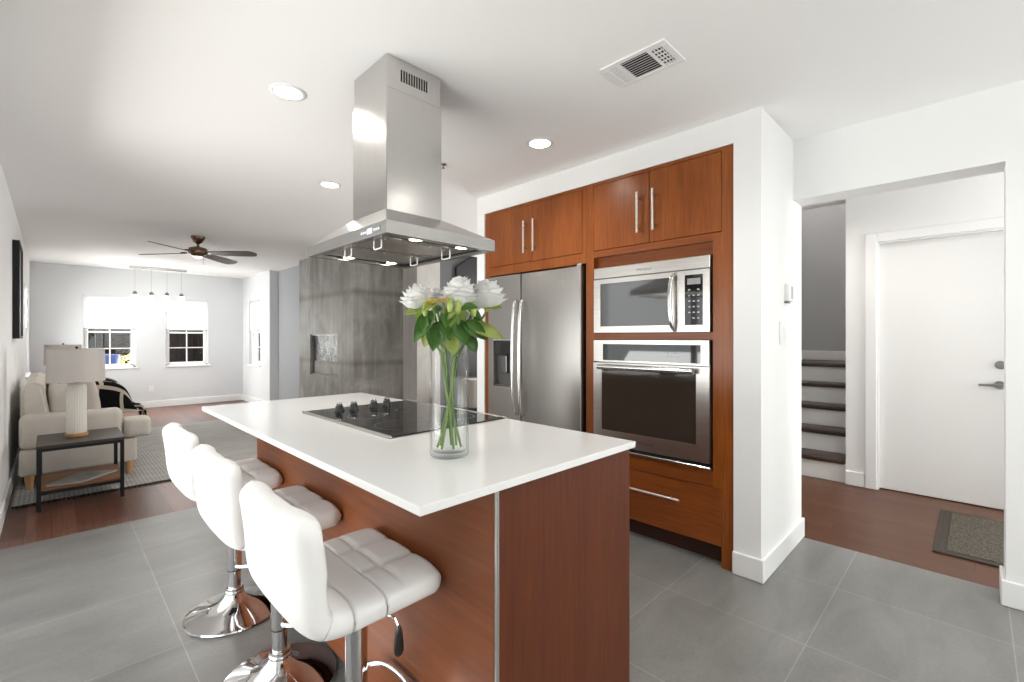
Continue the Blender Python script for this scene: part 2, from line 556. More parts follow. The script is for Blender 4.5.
def prism(bm, poly, h0, h1, axis='y'):
    """Extrude a 2D polygon: axis 'y' -> poly is (x, z); 'x' -> (y, z); 'z' -> (x, y)."""
    def mk(p, h):
        if axis == 'y':
            return (p[0], h, p[1])
        if axis == 'x':
            return (h, p[0], p[1])
        return (p[0], p[1], h)
    a = [bm.verts.new(mk(p, h0)) for p in poly]
    b = [bm.verts.new(mk(p, h1)) for p in poly]
    n = len(poly)
    for i in range(n):
        j = (i + 1) % n
        bm.faces.new((a[i], a[j], b[j], b[i]))
    bm.faces.new(list(reversed(a)))
    bm.faces.new(b)
    bmesh.ops.recalc_face_normals(bm, faces=bm.faces[:])
    return bm


def cushion(bm, x0, x1, y0, y1, z0, z1, n=10, p=4.0, puff=0.0):
    """A soft rounded box (superellipsoid)."""
    c = Vector(((x0 + x1) / 2, (y0 + y1) / 2, (z0 + z1) / 2))
    s = Vector(((x1 - x0) / 2, (y1 - y0) / 2, (z1 - z0) / 2))
    old = set(bm.verts)
    res = bmesh.ops.create_cube(bm, size=2.0)
    es = list({e for v in res['verts'] for e in v.link_edges})
    bmesh.ops.subdivide_edges(bm, edges=es, cuts=n, use_grid_fill=True)
    allv = [v for v in bm.verts if v not in old]
    for v in allv:
        q = v.co.copy()
        l = (abs(q.x) ** p + abs(q.y) ** p + abs(q.z) ** p) ** (1 / p)
        q = q / l
        v.co = Vector((c.x + s.x * q.x, c.y + s.y * q.y, c.z + s.z * q.z))
    return bm


NB = bmesh.new


def _world_origin(o):
    v = Vector(o.location)
    while o.parent:
        o = o.parent
        v = v + Vector(o.location)
    return v


def obj(name, bm, material, parent=None, smooth=False, label=None, uv=None, weld=False):
    """One mesh object. Vertices come in world coordinates; the origin goes to its base (top level) or to its parent's origin."""
    if weld:
        bmesh.ops.remove_doubles(bm, verts=bm.verts[:], dist=1e-5)
    me = bpy.data.meshes.new(name)
    if parent is None:
        xs = [v.co.x for v in bm.verts]
        ys = [v.co.y for v in bm.verts]
        zs = [v.co.z for v in bm.verts]
        org = Vector(((min(xs) + max(xs)) / 2, (min(ys) + max(ys)) / 2, min(zs)))
    else:
        org = _world_origin(parent)
    bmesh.ops.translate(bm, verts=bm.verts[:], vec=-org)
    bm.to_mesh(me)
    bm.free()
    me.materials.append(material)
    if smooth:
        for p in me.polygons:
            p.use_smooth = True
        if smooth != 'all':
            try:
                me.set_sharp_from_angle(angle=math.radians(38))
            except Exception:
                pass
    o = bpy.data.objects.new(name, me)
    COL.objects.link(o)
    if parent is None:
        o.location = org
    else:
        o.parent = parent
    if label:
        o['label'] = label
    return o


def thing(name, label, cat, loc, group=None, rotz=0):
    o = bpy.data.objects.new(name, None)
    o.empty_display_size = 0.1
    COL.objects.link(o)
    o.location = loc
    o.rotation_euler = (0, 0, rotz)
    o['label'] = label
    o['category'] = cat
    if group:
        o['group'] = group
    return o


def tag(o, label, cat, group=None, kind=None):
    o['label'] = label
    o['category'] = cat
    if group:
        o['group'] = group
    if kind:
        o['kind'] = kind
    return o


def struct(name, bm, material, parent=None, smooth=False, label=None):
    """The room itself. Origin at the world's origin so that tile and plank joints stay where they are."""
    me = bpy.data.meshes.new(name)
    org = _world_origin(parent) if parent else Vector((0, 0, 0))
    bmesh.ops.translate(bm, verts=bm.verts[:], vec=-org)
    bm.to_mesh(me)
    bm.free()
    me.materials.append(material)
    if smooth:
        for p in me.polygons:
            p.use_smooth = True
        me.set_sharp_from_angle(angle=math.radians(38))
    o = bpy.data.objects.new(name, me)
    COL.objects.link(o)
    if parent:
        o.parent = parent
    else:
        o['kind'] = 'structure'
    if label:
        o['label'] = label
    return o


def dup(root, loc, rotz=None, label=None, group=None):
    """A copy of a thing with copies of its parts and sub-parts."""
    def rec(o, parent):
        c = o.copy()
        COL.objects.link(c)
        c.parent = parent
        for ch in list(o.children):
            rec(ch, c)
        return c
    r = rec(root, None)
    r.location = loc
    if rotz is not None:
        r.rotation_euler = (0, 0, rotz)
    if label:
        r['label'] = label
    if group:
        r['group'] = group
    return r


def text_bm(body, size, depth=0.0006):
    """Lettering as mesh, lying in XY with its baseline on X, centred."""
    cu = bpy.data.curves.new('lettering', 'FONT')
    cu.body = body
    cu.size = size
    cu.align_x = 'CENTER'
    cu.align_y = 'CENTER'
    cu.extrude = depth
    cu.shear = 0.2
    o = bpy.data.objects.new('lettering', cu)
    COL.objects.link(o)
    bpy.context.view_layer.update()
    dg = bpy.context.evaluated_depsgraph_get()
    me = bpy.data.meshes.new_from_object(o.evaluated_get(dg))
    bm = bmesh.new()
    bm.from_mesh(me)
    bpy.data.objects.remove(o)
    bpy.data.curves.remove(cu)
    bpy.data.meshes.remove(me)
    return bm


def face_minus_x(bm, x, y, z):
    """Turn lettering from XY to a surface that faces -X (reads left to right for someone looking along +X)."""
    mtx = Matrix(((0, 0, -1, x), (-1, 0, 0, y), (0, 1, 0, z), (0, 0, 0, 1)))
    bmesh.ops.transform(bm, matrix=mtx, verts=bm.verts[:])
    return bm


# ================================================================== THE ROOM
CEIL = 2.44
XL = -0.245          # left wall face
XP = 2.575           # face of the pier and of the wall over the cabinets
XH0, XH1 = 3.165, 3.35   # header wall
YF = 10.40           # far wall face
XR = 2.72            # living room right wall face
XD = 4.82            # hall wall with the door

bm = NB(); box(bm, -0.40, 3.345, -2.75, 4.07, -0.10, 0.0)
struct('floor', bm, M['tile'])
bm = NB(); box(bm, -0.40, 7.2, 4.07, 8.92, -0.10, 0.0); box(bm, -0.40, 2.86, 8.92, 10.55, -0.10, 0.0); box(bm, 3.345, 7.2, 1.95, 4.07, -0.10, 0.0)
struct('floor_living', bm, M['planks'])
bm = NB(); box(bm, 3.345, 7.2, -2.75, 1.95, -0.10, 0.0)
struct('floor_hall', bm, M['planks_hall'])
bm = NB(); box(bm, -0.40, 4.96, -2.75, 8.92, CEIL, CEIL + 0.12); box(bm, 4.96, 7.2, -2.75, 0.70, CEIL, CEIL + 0.12); box(bm, 4.96, 7.2, 1.90, 8.92, CEIL, CEIL + 0.12); box(bm, 4.6, 7.2, 0.60, 2.0, 4.9, 5.0); box(bm, 4.86, 4.96, 0.70, 1.90, CEIL + 0.12, 4.9); box(bm, -0.40, 2.86, 8.92, 10.55, CEIL, CEIL + 0.12)
struct('ceiling', bm, M['ceiling'])


def wall_x(bm, x0, x1, y0, y1, holes, z0=0.0, z1=CEIL):
    """A wall along Y from x0 to x1 thick, with rectangular holes (ya, yb, za, zb) in order of Y."""
    y = y0
    for ya, yb, za, zb in holes:
        if ya > y:
            box(bm, x0, x1, y, ya, z0, z1)
        if za > z0:
            box(bm, x0, x1, ya, yb, z0, za)
        if zb < z1:
            box(bm, x0, x1, ya, yb, zb, z1)
        y = yb
    if y < y1:
        box(bm, x0, x1, y, y1, z0, z1)


def wall_y(bm, y0, y1, x0, x1, holes, z0=0.0, z1=CEIL):
    x = x0
    for xa, xb, za, zb in holes:
        if xa > x:
            box(bm, x, xa, y0, y1, z0, z1)
        if za > z0:
            box(bm, xa, xb, y0, y1, z0, za)
        if zb < z1:
            box(bm, xa, xb, y0, y1, zb, z1)
        x = xb
    if x < x1:
        box(bm, x, x1, y0, y1, z0, z1)


W1 = (0.365, 1.045, 0.735, 1.965)      # far windows (x0, x1, z0, z1)
W2 = (1.465, 2.125, 0.735, 1.955)
W3 = (9.31, 9.98, 0.735, 1.98)         # side window on the living room's right wall (y0, y1, z0, z1)
W4 = (8.75, 9.85, 0.735, 1.98)         # left wall window
bm = NB(); wall_x(bm, XL - 0.15, XL, -2.6, YF, [(1.0, 3.75, 0.03, 2.1), W4])
struct('wall_left', bm, M['wall'])
bm = NB(); wall_y(bm, YF, YF + 0.15, XL - 0.15, XR + 0.14, [W1, W2])
struct('wall_far', bm, M['wall_cool'])
bm = NB(); wall_x(bm, XR, XR + 0.14, 8.78, YF, [W3])
struct('wall_right', bm, M['wall_cool'])
bm = NB(); box(bm, 2.86, 3.0, 7.0, 8.92, 0, CEIL); box(bm, XR + 0.14, 3.0, 8.78, 8.92, 0, CEIL)
struct('wall_alcove', bm, M['wall_grey'])
bm = NB(); wall_y(bm, -2.75, -2.6, XL - 0.15, 7.2, [(0.1, 2.7, 0.6, 2.2), (3.45, 4.55, 0.8, 2.2)])
struct('wall_back', bm, M['wall'])
bm = NB()
box(bm, XP, XH1, 0.775, 0.911, 0, CEIL)
box(bm, XP, 3.26, 0.911, 3.007, 2.292, CEIL)
box(bm, XP, XH1, 2.912, 3.007, 0, 2.292)
box(bm, 3.26, XH1, 0.911, 2.912, 0, CEIL)
box(bm, 3.26, XH1, 2.912, 3.007, 2.292, CEIL)
struct('wall_cabinet', bm, M['wall'])
bm = NB(); wall_x(bm, XH0, XH1, -2.6, 0.775, [(-0.10, 0.775, 0, 2.081)])
struct('wall_header', bm, M['wall'])
DY0, DY1, DZ = -0.33, 0.575, 2.04      # door opening
bm = NB(); wall_x(bm, XD, XD + 0.14, -2.6, 0.785, [(DY0, DY1, 0, DZ)])
struct('wall_hall', bm, M['wall'])
bm = NB(); box(bm, XD + 0.14, 7.0, 0.645, 0.785, 0, 4.9)
struct('wall_stair_side', bm, M['wall_stair'])
bm = NB(); box(bm, 6.75, 6.9, 0.785, 1.95, 0.9, 4.9)
struct('wall_stair', bm, M['wall_stair'])
bm = NB(); box(bm, XH1, 4.9, 1.85, 1.95, 0, CEIL); box(bm, 4.9, 6.9, 1.85, 1.95, 0, 4.9)
struct('wall_stair_left', bm, M['wall_stair'])
# beyond the cabinets: pale plaster pier, dark hallway
bm = NB(); box(bm, 3.42, 3.79, 5.21, 6.2, 0, CEIL)
struct('wall_plaster', bm, M['plaster'])
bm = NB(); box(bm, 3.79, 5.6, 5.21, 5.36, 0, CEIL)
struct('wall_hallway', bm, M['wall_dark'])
bm = NB(); box(bm, 5.45, 5.6, 1.95, 3.2, 0, CEIL); box(bm, 5.45, 5.6, 3.2, 5.0, 0, 0.8); box(bm, 5.45, 5.6, 3.2, 5.0, 2.2, CEIL); box(bm, 5.45, 5.6, 5.0, 5.21, 0, CEIL)  # opening put in to let the added hallway fill through
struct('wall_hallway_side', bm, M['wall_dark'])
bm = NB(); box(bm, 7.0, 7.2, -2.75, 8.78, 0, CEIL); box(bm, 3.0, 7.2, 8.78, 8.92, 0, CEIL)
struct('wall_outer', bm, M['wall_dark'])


def baseboard(name, segs):
    bm = NB()
    for s in segs:
        x0, x1, y0, y1 = s[:4]
        h = s[4] if len(s) > 4 else 0.12
        box(bm, x0, x1, y0, y1, 0.001, h, 0.004, 1)
    struct(name, bm, M['trim'])


bt = 0.016
baseboard('baseboard_left', [(XL, XL + bt, -2.6, 1.0), (XL, XL + bt, 3.75, YF)])
baseboard('baseboard_far', [(XL + bt, XR, YF - bt, YF)])
baseboard('baseboard_right', [(XR - bt, XR, 8.78, YF - bt), (XR - bt, 2.86 - bt, 8.78 - bt, 8.78), (2.86 - bt, 2.86, 7.4, 8.78 - bt)])
baseboard('baseboard_pier', [(XP - bt, XP, 0.775 - bt, 0.913), (XP, XH1 + 0.012, 0.775 - bt, 0.775)])
baseboard('baseboard_header', [(XH0 - bt, XH0, -2.6, -0.10 + bt), (XH0, XH1, -0.10, -0.10 + bt)])
baseboard('baseboard_hall', [(XD - bt, XD, 0.655, 0.785 + 0.002), (XD - bt, XD, -2.6, -0.42)])
bm = NB(); box(bm, 6.734, 6.75, 0.785, 1.85, 0.976, 1.09, 0.004, 1)
struct('baseboard_landing', bm, M['trim'])


# ---- windows: frame, sash bars, glass and sill; blinds hang in them as things of their own
def window(name, axis, face, out, a0, a1, z0, z1, label):
    """axis 'y': in a wall that faces -Y at y = face (glass further out at +out); 'x' likewise along X."""
    def bx(bm, u0, u1, d0, d1, w0, w1, bev=0.003):
        d0, d1 = sorted((face + out * d0, face + out * d1))
        if axis == 'y':
            box(bm, u0, u1, d0, d1, w0, w1, bev, 1)
        else:
            box(bm, d0, d1, u0, u1, w0, w1, bev, 1)
    zm = z0 + (z1 - z0) * 0.5
    bm = NB()
    fw = 0.035
    bx(bm, a0, a0 + fw, 0.045, 0.11, z0, z1)
    bx(bm, a1 - fw, a1, 0.045, 0.11, z0, z1)
    bx(bm, a0, a1, 0.045, 0.11, z0, z0 + fw)
    bx(bm, a0, a1, 0.045, 0.11, z1 - fw, z1)
    fr = struct(name, bm, M['trim'])
    fr['label'] = label
    for s, (w0, w1, d) in enumerate(((z0 + fw, zm + 0.015, 0.05), (zm - 0.015, z1 - fw, 0.075))):
        bm = NB()
        sw = 0.03
        bx(bm, a0 + fw, a0 + fw + sw, d, d + 0.025, w0, w1)
        bx(bm, a1 - fw - sw, a1 - fw, d, d + 0.025, w0, w1)
        bx(bm, a0 + fw, a1 - fw, d, d + 0.025, w0, w0 + sw)
        bx(bm, a0 + fw, a1 - fw, d, d + 0.025, w1 - sw, w1)
        am = (a0 + a1) / 2
        bx(bm, am - 0.009, am + 0.009, d + 0.004, d + 0.02, w0 + sw, w1 - sw, 0.001)
        wm = (w0 + w1) / 2
        bx(bm, a0 + fw + sw, a1 - fw - sw, d + 0.004, d + 0.02, wm - 0.009, wm + 0.009, 0.001)
        sash = struct('sash', bm, M['trim'], fr)
        bm = NB()
        bx(bm, a0 + fw + sw, a1 - fw - sw, d + 0.010, d + 0.014, w0 + sw, w1 - sw, 0)
        struct('glass', bm, M['glass'], sash)
    bm = NB()
    bx(bm, a0 - 0.03, a1 + 0.03, -0.03, 0.045, z0 - 0.025, z0 + 0.004, 0.004)
    struct('sill', bm, M['trim'], fr)
    return fr


window('window_1', 'y', YF, 1, *W1, 'white window behind the lamps at the far wall')
window('window_2', 'y', YF, 1, *W2, 'white window nearest the far corner')
window('window_3', 'x', XR, 1, *W3, 'narrow window on the living room side wall')
window('window_4', 'x', XL, -1, *W4, 'window on the left wall behind the sofa')


def blind(axis, face, out, a0, a1, ztop, zbot, label):
    mid = face + out * 0.022
    loc = ((a0 + a1) / 2, mid, zbot) if axis == 'y' else (mid, (a0 + a1) / 2, zbot)
    t = thing('roller_blind', label, 'blind', loc, 'white roller blinds drawn half way')

    def bx(bm, u0, u1, d0, d1, w0, w1, bev=0.0):
        d0, d1 = sorted((face + out * d0, face + out * d1))
        if axis == 'y':
            box(bm, u0, u1, d0, d1, w0, w1, bev, 1)
        else:
            box(bm, d0, d1, u0, u1, w0, w1, bev, 1)
    bm = NB()
    bx(bm, a0 + 0.006, a1 - 0.006, 0.020, 0.0215, zbot + 0.01, ztop - 0.02)
    obj('fabric', bm, M['blind'], t)
    bm = NB()
    bx(bm, a0 + 0.006, a1 - 0.006, 0.014, 0.028, zbot - 0.012, zbot + 0.012, 0.004)
    obj('bottom_rail', bm, M['grey_plastic'], t)
    bm = NB()
    bx(bm, a0 + 0.004, a1 - 0.004, 0.005, 0.042, ztop - 0.03, ztop - 0.001, 0.006)
    obj('head_rail', bm, M['white_plastic'], t)


blind('y', YF, 1, W1[0], W1[1], W1[3], 1.405, 'white roller blind over the far window nearest the lamps')
blind('y', YF, 1, W2[0], W2[1], W2[3], 1.395, 'white roller blind over the far window nearest the corner')
blind('x', XR, 1, W3[0], W3[1], W3[3], 1.39, 'white roller blind on the narrow side wall window')
blind('x', XL, -1, W4[0], W4[1], W4[3], 1.39, 'white roller blind on the left wall window behind the sofa')

# glass patio door (out of frame, lights the kitchen), rear and hall windows added for fill
bm = NB()
for y0, y1 in ((1.0, 1.06), (2.345, 2.405), (3.69, 3.75)):
    box(bm, XL - 0.11, XL - 0.05, y0, y1, 0.03, 2.1, 0.004, 1)
for z0, z1 in ((0.03, 0.10), (2.04, 2.1)):
    box(bm, XL - 0.11, XL - 0.05, 1.06, 3.69, z0, z1, 0.004, 1)
pd = struct('door_2', bm, M['trim'], label='sliding glass patio door on the left wall')
bm = NB(); box(bm, XL - 0.082, XL - 0.078, 1.06, 3.69, 0.10, 2.04)
struct('glass', bm, M['glass'], pd)
for n, (x0, x1, z0, z1) in (('added_window_5', (0.1, 2.7, 0.6, 2.2)), ('added_window_6', (3.45, 4.55, 0.8, 2.2))):
    bm = NB()
    for a, b in ((x0, x0 + 0.05), ((x0 + x1) / 2 - 0.025, (x0 + x1) / 2 + 0.025), (x1 - 0.05, x1)):
        box(bm, a, b, -2.70, -2.64, z0, z1, 0.003, 1)
    for a, b in ((z0, z0 + 0.05), (z1 - 0.05, z1)):
        box(bm, x0, x1, -2.70, -2.64, a, b, 0.003, 1)
    w = struct(n, bm, M['trim'])
    bm = NB(); box(bm, x0 + 0.05, x1 - 0.05, -2.672, -2.668, z0 + 0.05, z1 - 0.05)
    struct('glass', bm, M['glass'], w)

d = bpy.data.lights.new('stairwell_fill', 'POINT'); d.energy = 45; d.color = (1, 0.96, 0.9); d.shadow_soft_size = 0.12
o = bpy.data.objects.new('stairwell_fill', d); o.location = (5.9, 1.35, 4.5); COL.objects.link(o)  # unseen lamp added to brighten the dark stairwell walls

# ---- the flush white door in the hall
bm = NB(); box(bm, XD + 0.055, XD + 0.098, DY0 + 0.012, DY1 - 0.012, 0.008, DZ - 0.012, 0.002, 1)
door = struct('door_1', bm, M['door'], label='flush white door at the end of the wood floored hall')
bm = NB()
cw = 0.075
box(bm, XD - 0.018, XD, DY1 - 0.002, DY1 + cw, 0.001, DZ + cw, 0.004, 1)
box(bm, XD - 0.018, XD, DY0 - cw, DY0 + 0.002, 0.001, DZ + cw, 0.004, 1)
box(bm, XD - 0.018, XD, DY0 + 0.002, DY1 - 0.002, DZ - 0.002, DZ + cw, 0.004, 1)
struct('door_casing', bm, M['trim'], door)
bm = NB()
box(bm, XD, XD + 0.14, DY1 - 0.012, DY1, 0.001, DZ)
box(bm, XD, XD + 0.14, DY0, DY0 + 0.012, 0.001, DZ)
box(bm, XD, XD + 0.14, DY0 + 0.012, DY1 - 0.012, DZ - 0.012, DZ)
struct('door_frame', bm, M['trim'], door)
ly = -0.125
bm = NB()
lathe(bm, [(0.0, -0.012), (0.027, -0.012), (0.03, -0.004), (0.03, 0.0)], ly, 0.91, 24, 'x', XD + 0.055)
lathe(bm, [(0.0, -0.05), (0.010, -0.05), (0.011, -0.012)], ly, 0.91, 16, 'x', XD + 0.055)
tube(bm, [(XD + 0.008, ly - 0.004, 0.91), (XD + 0.006, ly + 0.03, 0.911), (XD + 0.008, ly + 0.11, 0.908)], [0.010, 0.010, 0.007], 12)
struct('lever_handle', bm, M['lever_metal'], door, True, 'satin nickel lever handle')
bm = NB()
lathe(bm, [(0.0, -0.016), (0.022, -0.016), (0.029, -0.006), (0.03, 0.0)], ly - 0.004, 1.055, 24, 'x', XD + 0.055)
box(bm, XD + 0.022, XD + 0.04, ly - 0.02, ly + 0.012, 1.05, 1.06, 0.003, 1)
struct('deadbolt', bm, M['lever_metal'], door, True, 'round satin nickel deadbolt')

# ---- staircase going up behind the door wall
st = thing('staircase', 'flight of dark wooden treads and white risers beside the hall door', 'stairs', (5.4, 1.3, 0))
RISE, RUN, N_ST = 0.195, 0.265, 5
sx = 4.845
for k in range(N_ST):
    z = RISE * (k + 1)
    x = sx + RUN * k
    bm = NB()
    x1 = x + RUN + 0.02 if k < N_ST - 1 else 6.73
    box(bm, x - 0.025, x1, 0.79 + (0.012 if k == 0 else 0.0), 1.845, z - 0.036, z, 0.008, 2)
    obj('tread', bm, M['tread'], st, True)
    bm = NB(); box(bm, x, x + 0.018, 0.79, 1.845, 0.002 if k == 0 else z - RISE + 0.001, z - 0.037)
    obj('riser', bm, M['riser'], st)


# ---- outside, seen through the far windows
bm = NB(); box(bm, -14, 20, 10.6, 26, -0.22, -0.02); box(bm, 2.9, 20, 8.95, 10.6, -0.22, -0.02); box(bm, -14, -0.42, -6, 10.6, -0.22, -0.12)
struct('ground', bm, M['ground'])
bm = NB()
x = -8.0
while x < 13:
    w = 0.14 + 0.03 * random.random()
    box(bm, x, x + w, 19.0 + 0.02 * random.random(), 19.05, -0.02, 2.4 + 0.06 * random.random())
    x += w + 0.006
tag(obj('garden_fence', bm, M['fence']), 'dark board fence across the garden beyond the far windows', 'fence')
for (tx, ty, r) in ((1.2, 16.2, 0.13), (2.5, 17.0, 0.16), (4.2, 16.5, 0.15), (3.5, 15.4, 0.1)):
    bm = NB()
    tube(bm, smooth_path([(tx, ty, -0.05), (tx + 0.05, ty, 1.2), (tx - 0.04, ty + 0.05, 2.6), (tx + 0.1, ty, 4.2)], 4), [r * (1.25 - 0.035 * i) for i in range(13)], 12)
    lab = {1.2: 'dark tree trunk seen through the far window nearest the lamps', 2.5: 'thickest dark tree trunk seen through the far window nearest the corner',
           4.2: 'dark tree trunk at the right edge of the corner window', 3.5: 'slim dark tree trunk in front of the others in the corner window'}[tx]
    tag(obj('tree_trunk', bm, M['fence'], None, True), lab, 'tree', 'tree trunks in the garden')
bm = NB()
lathe(bm, [(0, -0.02), (0.27, -0.02), (0.29, 0.02), (0.27, 0.10), (0.29, 0.16), (0.27, 0.42), (0.29, 0.48), (0.27, 0.76), (0.285, 0.86), (0.27, 0.92), (0.0, 0.93)], 0.70, 12.2, 32)
tag(obj('water_barrel', bm, M['blue'], None, True), 'blue barrel standing outside the far window nearest the lamps', 'barrel')
bm = NB()
random.seed(3)
for i in range(150):
    a, e, r = random.random() * 2 * PI, random.random() * PI / 2, 0.34 * random.random() ** 0.5
    p = Vector((1.15 + r * math.cos(a) * math.cos(e), 13.0 + r * math.sin(a) * math.cos(e), 0.42 + 0.48 * math.sin(e) * (r / 0.34)))
    d = Vector((math.cos(a), math.sin(a), random.uniform(-0.2, 0.9))).normalized()
    s = d.cross(Vector((0, 0, 1))).normalized() * 0.028
    l = d * 0.10
    vs = [bm.verts.new(p), bm.verts.new(p + l * 0.5 + s), bm.verts.new(p + l), bm.verts.new(p + l * 0.5 - s)]
    bm.faces.new(vs)
for i in range(9):
    a = 2 * PI * i / 9
    tube(bm, [(1.15, 13.0, -0.02), (1.15 + 0.10 * math.cos(a), 13.0 + 0.10 * math.sin(a), 0.35), (1.15 + 0.25 * math.cos(a), 13.0 + 0.25 * math.sin(a), 0.72)], [0.014, 0.01, 0.004], 6)
tag(obj('garden_shrub', bm, M['shrub']), 'pale yellow green shrub beside the blue barrel outside the window', 'shrub')

# ================================================================== FIREPLACE (concrete, floor to ceiling)
FX0, FX1, FY0, FY1 = 2.70, 3.42, 5.557, 7.355
fb = (5.993, 6.923, 0.715, 1.305)
fp = thing('fireplace', 'floor to ceiling grey concrete fireplace block with a square firebox', 'fireplace', ((FX0 + FX1) / 2, (FY0 + FY1) / 2, 0))
bm = NB()
wall_x(bm, FX0, FX0 + 0.3, FY0, FY1, [fb], 0.0, CEIL - 0.001)
box(bm, FX0 + 0.3, FX1, FY0, FY1, 0.0, CEIL - 0.001)
for (y0, y1, z) in ((FY0, FY1, 1.92), (FY0, FY1, 0.48)):
    pass
obj('concrete_body', bm, M['concrete'], fp)
bm = NB()
wall_x(bm, FX0 + 0.02, FX0 + 0.05, fb[0], fb[1], [(fb[0] + 0.02, fb[1] - 0.02, fb[2] + 0.02, fb[3] - 0.02)], fb[2], fb[3])
obj('firebox_frame', bm, M['steel_dark'], fp)
bm = NB(); box(bm, FX0 + 0.06, FX0 + 0.066, fb[0] + 0.02, fb[1] - 0.02, fb[2] + 0.2, fb[3] - 0.02)
obj('firebox_glass', bm, M['fire_glass'], fp)
bm = NB(); box(bm, FX0 + 0.05, FX0 + 0.09, fb[0] + 0.02, fb[1] - 0.02, fb[2] + 0.02, fb[2] + 0.2, 0.003, 1)
obj('firebox_grille', bm, M['concrete'], fp, label='plain lower panel under the firebox glass')

# dark slanted panel and low bench at the end of the hallway
bm = NB()
prism(bm, [(4.05, 0.70), (4.05, 2.25), (4.18, 2.34), (4.32, 2.425), (5.43, 2.425), (5.43, 0.70)], 5.17, 5.208, 'y')
tag(obj('stair_panel', bm, M['matte_black']), 'black panel with a slanted upper corner at the end of the dark hallway', 'panel')
bm = NB(); box(bm, 3.92, 5.2, 4.66, 5.14, 0.001, 0.31, 0.01, 2)
tag(obj('low_bench', bm, M['matte_black'], None, True), 'low black bench under the ribbed basket in the dark hallway', 'bench')
bm = NB()
poly = []
for i in range(80):
    a = 2 * PI * i / 80
    c, s = math.cos(a), math.sin(a)
    r = 1.0 - (0.05 if i % 4 in (0, 1) else 0)
    poly.append((4.13 + 0.16 * r * math.copysign(abs(c) ** 0.4, c), 4.88 + 0.14 * r * math.copysign(abs(s) ** 0.4, s)))
prism(bm, poly, 0.311, 0.685, 'z')
tag(obj('storage_basket', bm, M['basket']), 'pale ribbed basket on the low black bench in the hallway', 'basket')

# ================================================================== ISLAND
CT = (0.5225, 1.356, 0.786, 2.685)       # worktop x0 x1 y0 y1
ISX, ISY0, ISY1 = 0.745, 0.802, 2.60
isl = thing('kitchen_island', 'cherry wood kitchen island under the white worktop', 'kitchen island', (1.05, 1.7, 0))
bm = NB(); box(bm, ISX + 0.022, 1.345, ISY0 + 0.022, ISY1, 0.09, 0.8945)
obj('carcass', bm, M['cab'], isl)
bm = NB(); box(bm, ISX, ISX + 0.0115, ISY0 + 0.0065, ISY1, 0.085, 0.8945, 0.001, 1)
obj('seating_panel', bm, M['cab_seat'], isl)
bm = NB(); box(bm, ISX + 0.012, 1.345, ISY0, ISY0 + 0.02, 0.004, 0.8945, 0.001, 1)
obj('end_panel', bm, M['cab_end'], isl, label='end panel with its shade darkened into the wood colour')
bm = NB(); box(bm, ISX + 0.001, ISX + 0.0115, ISY0 - 0.001, ISY0 + 0.006, 0.004, 0.8945, 0.001, 1)
obj('edge_trim', bm, M['satin_metal'], isl, label='thin pale metal strip up the corner')
bm = NB(); box(bm, ISX + 0.06, 1.29, ISY0 + 0.06, ISY1 - 0.05, 0.0, 0.09)
obj('toe_kick', bm, M['cab_dark'], isl)
for k in range(3):
    y0 = ISY0 + 0.03 + k * 0.59
    bm = NB(); box(bm, 1.345, 1.364, y0, y0 + 0.575, 0.11, 0.876, 0.002, 1)
    d = obj('cabinet_door', bm, M['cab'], isl)
    bm = NB(); tube(bm, [(1.392, y0 + 0.52, 0.56), (1.392, y0 + 0.52, 0.80)], 0.006, 10)
    tube(bm, [(1.364, y0 + 0.52, 0.60), (1.392, y0 + 0.52, 0.60)], 0.005, 8)
    tube(bm, [(1.364, y0 + 0.52, 0.76), (1.392, y0 + 0.52, 0.76)], 0.005, 8)
    obj('handle', bm, M['pull'], d, True)
bm = NB(); box(bm, CT[0], CT[1], CT[2], CT[3], 0.895, 0.915, 0.002, 2)
tag(obj('worktop', bm, M['quartz']), 'white quartz slab worktop lying on the cherry wood island', 'worktop')

# ---- cooktop set into the worktop
CK = (0.80, 1.350, 1.385, 2.145)
ck = thing('cooktop', 'black glass cooktop with four knobs set in the white worktop', 'cooktop', (1.075, 1.775, 0.915))
bm = NB(); box(bm, CK[0] + 0.008, CK[1] - 0.008, CK[2] + 0.003, CK[3] - 0.003, 0.9155, 0.9215, 0.001, 1)
obj('glass_top', bm, M['black_glass'], ck)
for ex in (CK[0], CK[1] - 0.012):
    bm = NB(); box(bm, ex, ex + 0.012, CK[2], CK[3], 0.9152, 0.9235, 0.002, 1)
    obj('steel_edge', bm, M['steel'], ck)
for (bx_, by_, r_) in ((0.95, 1.55, 0.10), (1.21, 1.55, 0.075), (0.95, 1.83, 0.075), (1.21, 1.83, 0.10)):
    bm = NB()
    lathe(bm, [(r_, 0.0), (r_ + 0.003, 0.0), (r_ + 0.003, 0.0003), (r_, 0.0003), (r_, 0.0)], bx_, by_, 48, 'z', 0.9216)
    obj('burner_ring', bm, M['burner'], ck, label='thin grey burner outline')
for kx, ky in ((0.921, 2.03), (0.990, 2.03), (1.090, 2.03), (1.159, 2.03)):
    bm = NB()
    lathe(bm, [(0.0, 0.0), (0.023, 0.0), (0.023, 0.006), (0.019, 0.010), (0.017, 0.022), (0.015, 0.026), (0.0, 0.027)], kx, ky, 24, 'z', 0.9216)
    box(bm, kx - 0.006, kx + 0.006, ky - 0.021, ky + 0.021, 0.940, 0.957, 0.003, 2)
    k = obj('knob', bm, M['black_plastic'], ck, True)
    bm = NB(); lathe(bm, [(0.0, 0.0), (0.012, 0.0), (0.012, 0.003), (0.0, 0.003)], kx, ky, 20, 'z', 0.957)
    obj('knob_cap', bm, M['chrome'], k, True, label='shiny metal cap')

